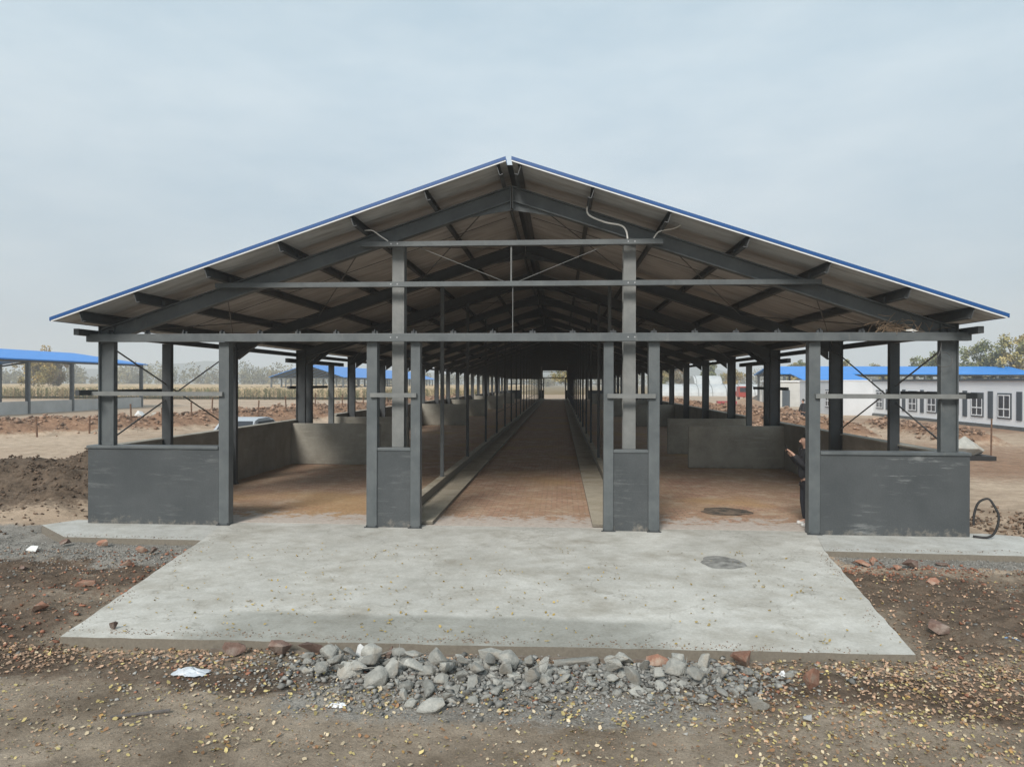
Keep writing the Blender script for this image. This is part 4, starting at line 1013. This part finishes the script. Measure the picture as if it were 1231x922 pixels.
# car --------------------------------------------------------------------
car = empty('parked_car', (-10.95,11.9,gz(-10.95,11.9)+.02), R(3)); tag(car, 'silver hatchback parked outside the left wall of the barn', 'car')
M['carpaint'] = mat('silver_paint', (.50,.53,.57,1), rough=.28, metal=.3)
prof = [(0,.30),(-.02,.62),(.05,.88),(.30,1.02),(.62,1.36),(1.0,1.44),(2.1,1.45),(2.55,1.36),(3.15,.98),(3.9,.88),(4.15,.72),(4.2,.32)]
mb = MB(); nn = len(prof); vs = []
xsec = ((-.86,1),(-.60,2),(.60,2),(.86,1))
for sx, lev in ((-.86,0),(-.64,1),(.64,1),(.86,0)):
    for (yy, zz) in prof:
        wv = 1.0; z_ = zz; x_ = sx
        if lev == 0: z_ = min(zz, .92)
        vs.append((x_*(.93 if yy < .05 or yy > 4.1 else 1), yy, z_))
fs = [tuple(r*nn+i for r, i in ((a,i),(a,i+1),(a+1,i+1),(a+1,i))) for a in range(3) for i in range(nn-1)]
fs += [tuple(range(nn)), tuple(range(3*nn,4*nn))[::-1], (0,nn,2*nn,3*nn), (nn-1,2*nn-1,3*nn-1,4*nn-1)]
mb.add(vs, fs); mb.build('body', M['carpaint'], car)
mb = MB(); mb.add([(-.66,.315,1.045),(.66,.315,1.045),(.58,.605,1.355),(-.58,.605,1.355)],[(0,1,2,3)]); o = mb.build('rear_window', M['glass'], car); o.location = (0,-.012,.010)
for s in (-1,1):
    mb = MB(); mb.add([(s*.845,.55,.96),(s*.845,2.95,.96),(s*.69,2.4,1.33),(s*.69,.8,1.33)],[(0,1,2,3)]); o = mb.build('side_window', M['glass'], car); o.location = (s*.012,0,.006)
    MB().box(*sorted((s*.62,s*.84)),-.04,.03,.68,.9).build('tail_light', mat('tail_red',(.5,.02,.02,1),rough=.3), car)
    for yy in (.8,3.35):
        w = MB().tube([(s*.72,yy,.31),(s*.90,yy,.31)], .31, 18).build('wheel', M['black'], car); MB().tube([(s*.89,yy,.31),(s*.905,yy,.31)], .18, 12).build('rim', M['rod_lt'], w)

# ------------------------------------------------------------------ vegetation
def tree(name, x, y, h, w, cols, label, seed, group=None, leaves=2600, leaf=.3, low=.25, sparse=.0):
    rr = random.Random(seed); root = empty(name, (x,y,-.12)); tag(root, label, 'tree', group)
    mb = MB(); tips = []
    trunk = [(0,0,0)]; px = py = 0
    for k in range(1,7): px += rr.uniform(-.1,.1)*h/12; py += rr.uniform(-.1,.1)*h/12; trunk.append((px,py,h*.92*k/6))
    mb.tube(trunk, [h*.018*(1-.88*k/6) for k in range(7)], 6)
    for k in range(16):
        t = rr.uniform(low, .95); i = int(t*6); b = Vector(trunk[i]).lerp(Vector(trunk[min(i+1,6)]), t*6-i)
        a = rr.uniform(0,6.28); L = w*.5*(1-.55*max(0,t-.4))*rr.uniform(.6,1.05); e = b + Vector((math.cos(a)*L, math.sin(a)*L, L*rr.uniform(.35,1.0)))
        mid = b.lerp(e,.5)+Vector((0,0,L*.08)); mb.tube([b,mid,e], [h*.007,h*.004,h*.0015], 4); tips += [e, mid, b.lerp(e,.75)]
    mb.build('trunk', M['bark'], root)
    tips.append(Vector(trunk[-1])); rg = np.random.default_rng(seed); n = leaves
    cl = [(t_ + Vector((rg.normal(),rg.normal(),rg.normal()))*w*.05, rg.uniform(.07,.17)*w, rg.uniform(.65,1.25)) for t_ in tips for _ in range(1)]
    cen = np.array([c[0][:] for c in cl]); rad = np.array([c[1] for c in cl]); shade = np.array([c[2] for c in cl])
    k = rg.integers(len(cl), size=n); d = rg.normal(size=(n,3)); d /= np.linalg.norm(d,axis=1)[:,None]
    P_ = cen[k] + d*(rad[k]*rg.random(n)**.45)[:,None]
    a = rg.normal(size=(n,3)); a /= np.linalg.norm(a,axis=1)[:,None]; b = np.cross(a, rg.normal(size=(n,3))); b /= np.linalg.norm(b,axis=1)[:,None]
    s = leaf*rg.uniform(.5,1.1,n)[:,None]
    V = np.stack([P_-a*s*.5-b*s*.3, P_+a*s*.5-b*s*.3, P_+a*s*.5+b*s*.3, P_-a*s*.5+b*s*.3],1).reshape(-1,3)
    V[:,2] = np.maximum(V[:,2], .2)
    me = bpy.data.meshes.new('crown'); me.vertices.add(4*n); me.vertices.foreach_set('co', V.astype('f4').ravel())
    me.loops.add(4*n); me.loops.foreach_set('vertex_index', np.arange(4*n,dtype='i4')); me.polygons.add(n); me.polygons.foreach_set('loop_start', (np.arange(n)*4).astype('i4')); me.update(calc_edges=True)
    c0 = np.array(cols)[rg.integers(len(cols), size=len(cl))][k]*(shade[k]*rg.uniform(.75,1.25,n))[:,None]
    at = me.color_attributes.new('col','FLOAT_COLOR','POINT'); at.data.foreach_set('color', np.repeat(np.c_[c0,np.ones(n)],4,axis=0).astype('f4').ravel())
    me.materials.append(M['treeleaf']); link('crown', me, root); return root
M['bark'] = mat('bark', (.10,.085,.07,1), (.17,.15,.13,1), 4, rough=.95)
yg = [(.30,.26,.10),(.24,.235,.10),(.36,.29,.12)]; gn = [(.17,.19,.085),(.23,.225,.10)]; yl = [(.42,.30,.10),(.32,.26,.10)]; br_ = [(.30,.22,.13),(.24,.20,.12)]
def at(px, dep): # axis offset for a sight line ratio
    return .907 + px*dep, dep-13.35
TT = [(.645,112,9.8,8,yl,'large yellowing tree at the far right edge behind the white building'),
      (.600,106,8.6,7,yg,'green and yellow tree second from the right edge behind the white building'),
      (.558,110,7.6,6.5,gn,'grey green tree just right of the corner column behind the white building'),
      (.498,118,7.2,6.5,gn,'round green tree between the side post and the corner column'),
      (.524,140,5.2,5,yg,'low bush-like tree half hidden by the corner column'),
      (.375,150,7.0,5,yg,'narrow yellow green tree behind the blue crosswise shed near the gate post'),
      (.335,150,7.4,4.5,gn,'thin tree left of the gate post behind the crosswise shed'),
      (.318,152,6.8,4,yg,'pale thin tree over the left end of the crosswise shed'),
      (.430,170,6.5,5,yg,'small pale tree over the crosswise shed between two side posts'),
      (.205,190,8.5,5,gn,'slim poplar beyond the polytunnel left of the taller greenhouse'),
      (.162,185,8.0,5,br_,'brownish poplar beyond the polytunnel seen between right side columns'),
      (.235,200,5.5,6,yl,'low yellow tree behind the taller white greenhouse'),
      (.140,170,7.5,5,yg,'yellow green tree deep beyond the right side columns')]
for i, (q, dep, h, w, c, lb) in enumerate(TT):
    x, y = at(q, dep); tree('tree', x, y, h, w, c, lb, 300+i, leaves=3800, leaf=.34)
TL = [(-.765,150,7.4,9,yl,'big yellow tree behind the blue shed at the left edge'),(-.735,160,6.6,8,br_,'brownish tree just right of the big yellow tree at the left edge')]
for i, (q, dep, h, w, c, lb) in enumerate(TL):
    x, y = at(q, dep); tree('tree', x, y, h, w, c, lb, 340+i, leaves=4200, leaf=.4)
# one far tree for the view down the aisle
tree('tree', 2.5, 190, 7, 8, yg, 'green tree seen through the far end of the central aisle', 377, leaves=2500, leaf=.4)
# far woodland belt
def belt(name, segs, label, seed):
    rg = np.random.default_rng(seed); Pp = []; C = []; 
    for (x0,y0,x1,y1,h0,dens) in segs:
        L = math.hypot(x1-x0,y1-y0); m_ = int(L/2.2*dens)
        for k in range(m_):
            t = rg.random(); cx = x0+(x1-x0)*t+rg.normal()*3; cy = y0+(y1-y0)*t+rg.normal()*6; h = h0*rg.uniform(.6,1.15)*(1+.2*math.sin(t*23)); w = h*.33
            base = np.array([(.17,.165,.10),(.20,.18,.10),(.23,.20,.12)][rg.integers(3)])*rg.uniform(.75,1.2)
            n = 150; d = rg.normal(size=(n,3)); d /= np.linalg.norm(d,axis=1)[:,None]; r = rg.random(n)**.4
            Pp.append(np.c_[cx+d[:,0]*w*r, cy+d[:,1]*w*r, h*.52+d[:,2]*h*.46*r]); C.append(base*rg.uniform(.7,1.3,n)[:,None])
    P_ = np.concatenate(Pp); C = np.concatenate(C); n = len(P_)
    a = rg.normal(size=(n,3)); a /= np.linalg.norm(a,axis=1)[:,None]; b = np.cross(a, rg.normal(size=(n,3))); b /= np.linalg.norm(b,axis=1)[:,None]
    s = rg.uniform(.4,1.1,n)[:,None]
    V = np.stack([P_-a*s*.6, P_-b*s*.5, P_+a*s*.6, P_+b*s*.5],1).reshape(-1,3)
    me = bpy.data.meshes.new(name); me.vertices.add(4*n); me.vertices.foreach_set('co', V.astype('f4').ravel())
    me.loops.add(4*n); me.loops.foreach_set('vertex_index', np.arange(4*n,dtype='i4')); me.polygons.add(n); me.polygons.foreach_set('loop_start', (np.arange(n)*4).astype('i4')); me.update(calc_edges=True)
    at_ = me.color_attributes.new('col','FLOAT_COLOR','POINT'); at_.data.foreach_set('color', np.repeat(np.c_[C,np.ones(n)],4,axis=0).astype('f4').ravel())
    me.materials.append(M['treeleaf']); tag(link(name, me), label, 'woodland', kind='stuff')
belt('far_woodland', [(-330,300,-190,330,10,1.6),(-190,330,-105,345,11,1.6),(-105,360,-50,420,9,.9),(-50,420,40,430,8,1),(40,400,260,380,9,1),(120,200,200,260,9,1)], 'hazy belt of far trees along the horizon', 9)
# corn field: stalks at the near edge and a rough canopy behind
items = []
ST = []
for k in range(4):
    rr = random.Random(k); mb = MB(); mb.beam((0,0,0),(rr.uniform(-.1,.1),0,2.0),.04,.04)
    for j in range(7):
        a = rr.uniform(0,6.28); z = .3+j*.25; L = rr.uniform(.35,.6); c, s_ = math.cos(a), math.sin(a)
        mb.add([(0,0,z),(c*L*.6-s_*.05,s_*L*.6+c*.05,z+.28),(c*L,s_*L,z+.05),(c*L*.6+s_*.05,s_*L*.6-c*.05,z+.24)],[(0,1,2,3)])
    ST.append((np.array(mb.v), mb.f))
def corn(n, x0, x1, y0, y1, col):
    for k in range(n):
        x = nr.uniform(x0,x1); y = y0 + nr.random()**1.6*(y1-y0); z = -.1
        items.append((nr.integers(4), np.array([x,y,z]), rotm(nr.normal(0,.06),nr.normal(0,.06),nr.random()*6.28)*nr.uniform(.70,.92), col()))
corn(5200, -160,-12,99,122, lambda: np.array([.13,.145,.06])*nr.uniform(.5,1.2) if nr.random() < .6 else np.array([.30,.22,.12])*nr.uniform(.7,1.2))
merge_stuff('corn_edge', ST, items, M['leafcol'], None, label='greenish corn stalks along the near edge of the field on the left', cat='corn')
cx = np.linspace(-420,-10,240); cy = np.concatenate([np.linspace(104,200,130), np.linspace(203,330,50)])
CX, CY = np.meshgrid(cx, cy); CZ = 1.55 + .35*fbm(CX*.9, CY*.9, 91, 3, .7); CZ[0,:] = .2; CZ[-1,:] = 0; CZ[:,0] = 0; CZ[:,-1] = 0
ii = np.arange(CX.size).reshape(CX.shape); Q = np.stack([ii[:-1,:-1],ii[:-1,1:],ii[1:,1:],ii[1:,:-1]],-1).reshape(-1,4)
keep = []
QX = CX.ravel()[Q].mean(1); QY = CY.ravel()[Q].mean(1)
Q = Q[~((QX > -66) & (QX < -42) & (QY > 132) & (QY < 262))]
me = bpy.data.meshes.new('corn_canopy'); me.from_pydata(np.stack([CX,CY,CZ],-1).reshape(-1,3).tolist(), [], Q.tolist())
me.materials.append(mat('dry_corn_tops', (.52,.38,.24,1), (.40,.31,.18,1), .35, rough=1, bmp=1, bscale=2, bdist=.4)); tag(link('corn_canopy', me), 'dry tan tops of the standing corn beyond the left berm', 'corn field', kind='stuff')

# ------------------------------------------------------------------ haze
HD = .0011
mb = MB().box(-1950,1950,-420,2320,-3.0,75)
hz = mb.build('haze', None)
hm = bpy.data.materials.new('haze_air'); hm.use_nodes = True; nt = hm.node_tree; nt.nodes.clear()
ou = nt.nodes.new('ShaderNodeOutputMaterial'); pv = nt.nodes.new('ShaderNodeVolumePrincipled')
pv.inputs['Color'].default_value = (.80,.84,.88,1); pv.inputs['Density'].default_value = HD; pv.inputs['Anisotropy'].default_value = 0
nt.links.new(pv.outputs[0], ou.inputs['Volume']); hz.data.materials.append(hm); tag(hz, 'thin pale haze over the whole site', 'haze', kind='stuff')

# ------------------------------------------------------------------ sky, sun, camera
W = bpy.data.worlds.new('World'); SC.world = W; W.use_nodes = True; nt = W.node_tree; nt.nodes.clear()
out = nt.nodes.new('ShaderNodeOutputWorld'); bg = nt.nodes.new('ShaderNodeBackground'); sky = nt.nodes.new('ShaderNodeTexSky')
SUN_EL, SUN_AZ = R(36), R(196)      # azimuth measured clockwise from +Y (north); behind the camera, slightly left
sky.sky_type = 'NISHITA'; sky.sun_disc = False; sky.sun_elevation = SUN_EL; sky.sun_rotation = SUN_AZ; sky.air_density = 1.2; sky.dust_density = 3; sky.ozone_density = 1.5
tc = nt.nodes.new('ShaderNodeTexCoord'); sep = nd(nt,'ShaderNodeSeparateXYZ'); nt.links.new(tc.outputs['Generated'], sep.inputs[0])
gr = nd(nt,'ShaderNodeValToRGB'); e = gr.color_ramp.elements
e[0].position = 0; e[0].color = (4.3,4.55,4.8,1); e[1].position = 1; e[1].color = (5.2,6.25,6.75,1)
e2 = gr.color_ramp.elements.new(.10); e2.color = (4.4,5.1,5.6,1); e3 = gr.color_ramp.elements.new(.38); e3.color = (4.95,5.95,6.55,1)
nt.links.new(sep.outputs[2], gr.inputs['Fac'])
mp = nd(nt,'ShaderNodeMapping'); mp.inputs['Scale'].default_value = (1,1,3.2); nt.links.new(tc.outputs['Generated'], mp.inputs['Vector'])
cn = noise_node(nt, mp.outputs[0], 2.3, 7, .55); cr = ramp(nt, cn.outputs['Fac'], .38, .66, (.90,.935,.96,1), (1.20,1.14,1.10,1))
c = mix(nt, 1.0, gr.outputs[0], cr.outputs[0], 'MULTIPLY')
c = mix(nt, .90, sky.outputs[0], c)
nt.links.new(c, bg.inputs['Color']); bg.inputs['Strength'].default_value = .088; nt.links.new(bg.outputs[0], out.inputs['Surface'])
sl = bpy.data.lights.new('sun','SUN'); sl.energy = 2.7; sl.angle = R(16); sl.color = (1,.95,.88)
so = bpy.data.objects.new('sun', sl); COL.objects.link(so)
dirv = Vector((math.sin(SUN_AZ)*math.cos(SUN_EL), math.cos(SUN_AZ)*math.cos(SUN_EL), math.sin(SUN_EL)))
so.rotation_euler = dirv.to_track_quat('Z','Y').to_euler(); so.location = dirv*60
cam = bpy.data.cameras.new('camera'); co = bpy.data.objects.new('camera', cam); COL.objects.link(co); SC.camera = co
cam.sensor_width = 36; cam.lens = 865.4/1231*36; cam.clip_start = .1; cam.clip_end = 8000
yaw, pitch, roll = .0667, .0012, .0024
f = Vector((-math.sin(yaw), math.cos(yaw), 0)); r = Vector((math.cos(yaw), math.sin(yaw), 0)); u = Vector((0,0,1))
f2 = f*math.cos(pitch)-u*math.sin(pitch); u2 = u*math.cos(pitch)+f*math.sin(pitch)
r3 = r*math.cos(roll)+u2*math.sin(roll); u3 = u2*math.cos(roll)-r*math.sin(roll)
co.matrix_world = Matrix(((r3.x,u3.x,-f2.x,.907),(r3.y,u3.y,-f2.y,-13.346),(r3.z,u3.z,-f2.z,2.73),(0,0,0,1)))
SC.render.resolution_x = 1024; SC.render.resolution_y = 766
vs = SC.view_settings; vs.view_transform = 'Standard'; vs.look = 'None'; vs.exposure = 0.52; vs.gamma = 1; vs.use_curve_mapping = False
SC.render.engine = 'CYCLES'; SC.cycles.max_bounces = 8; SC.cycles.diffuse_bounces = 5; SC.cycles.volume_bounces = 1
SC.cycles.use_denoising = True
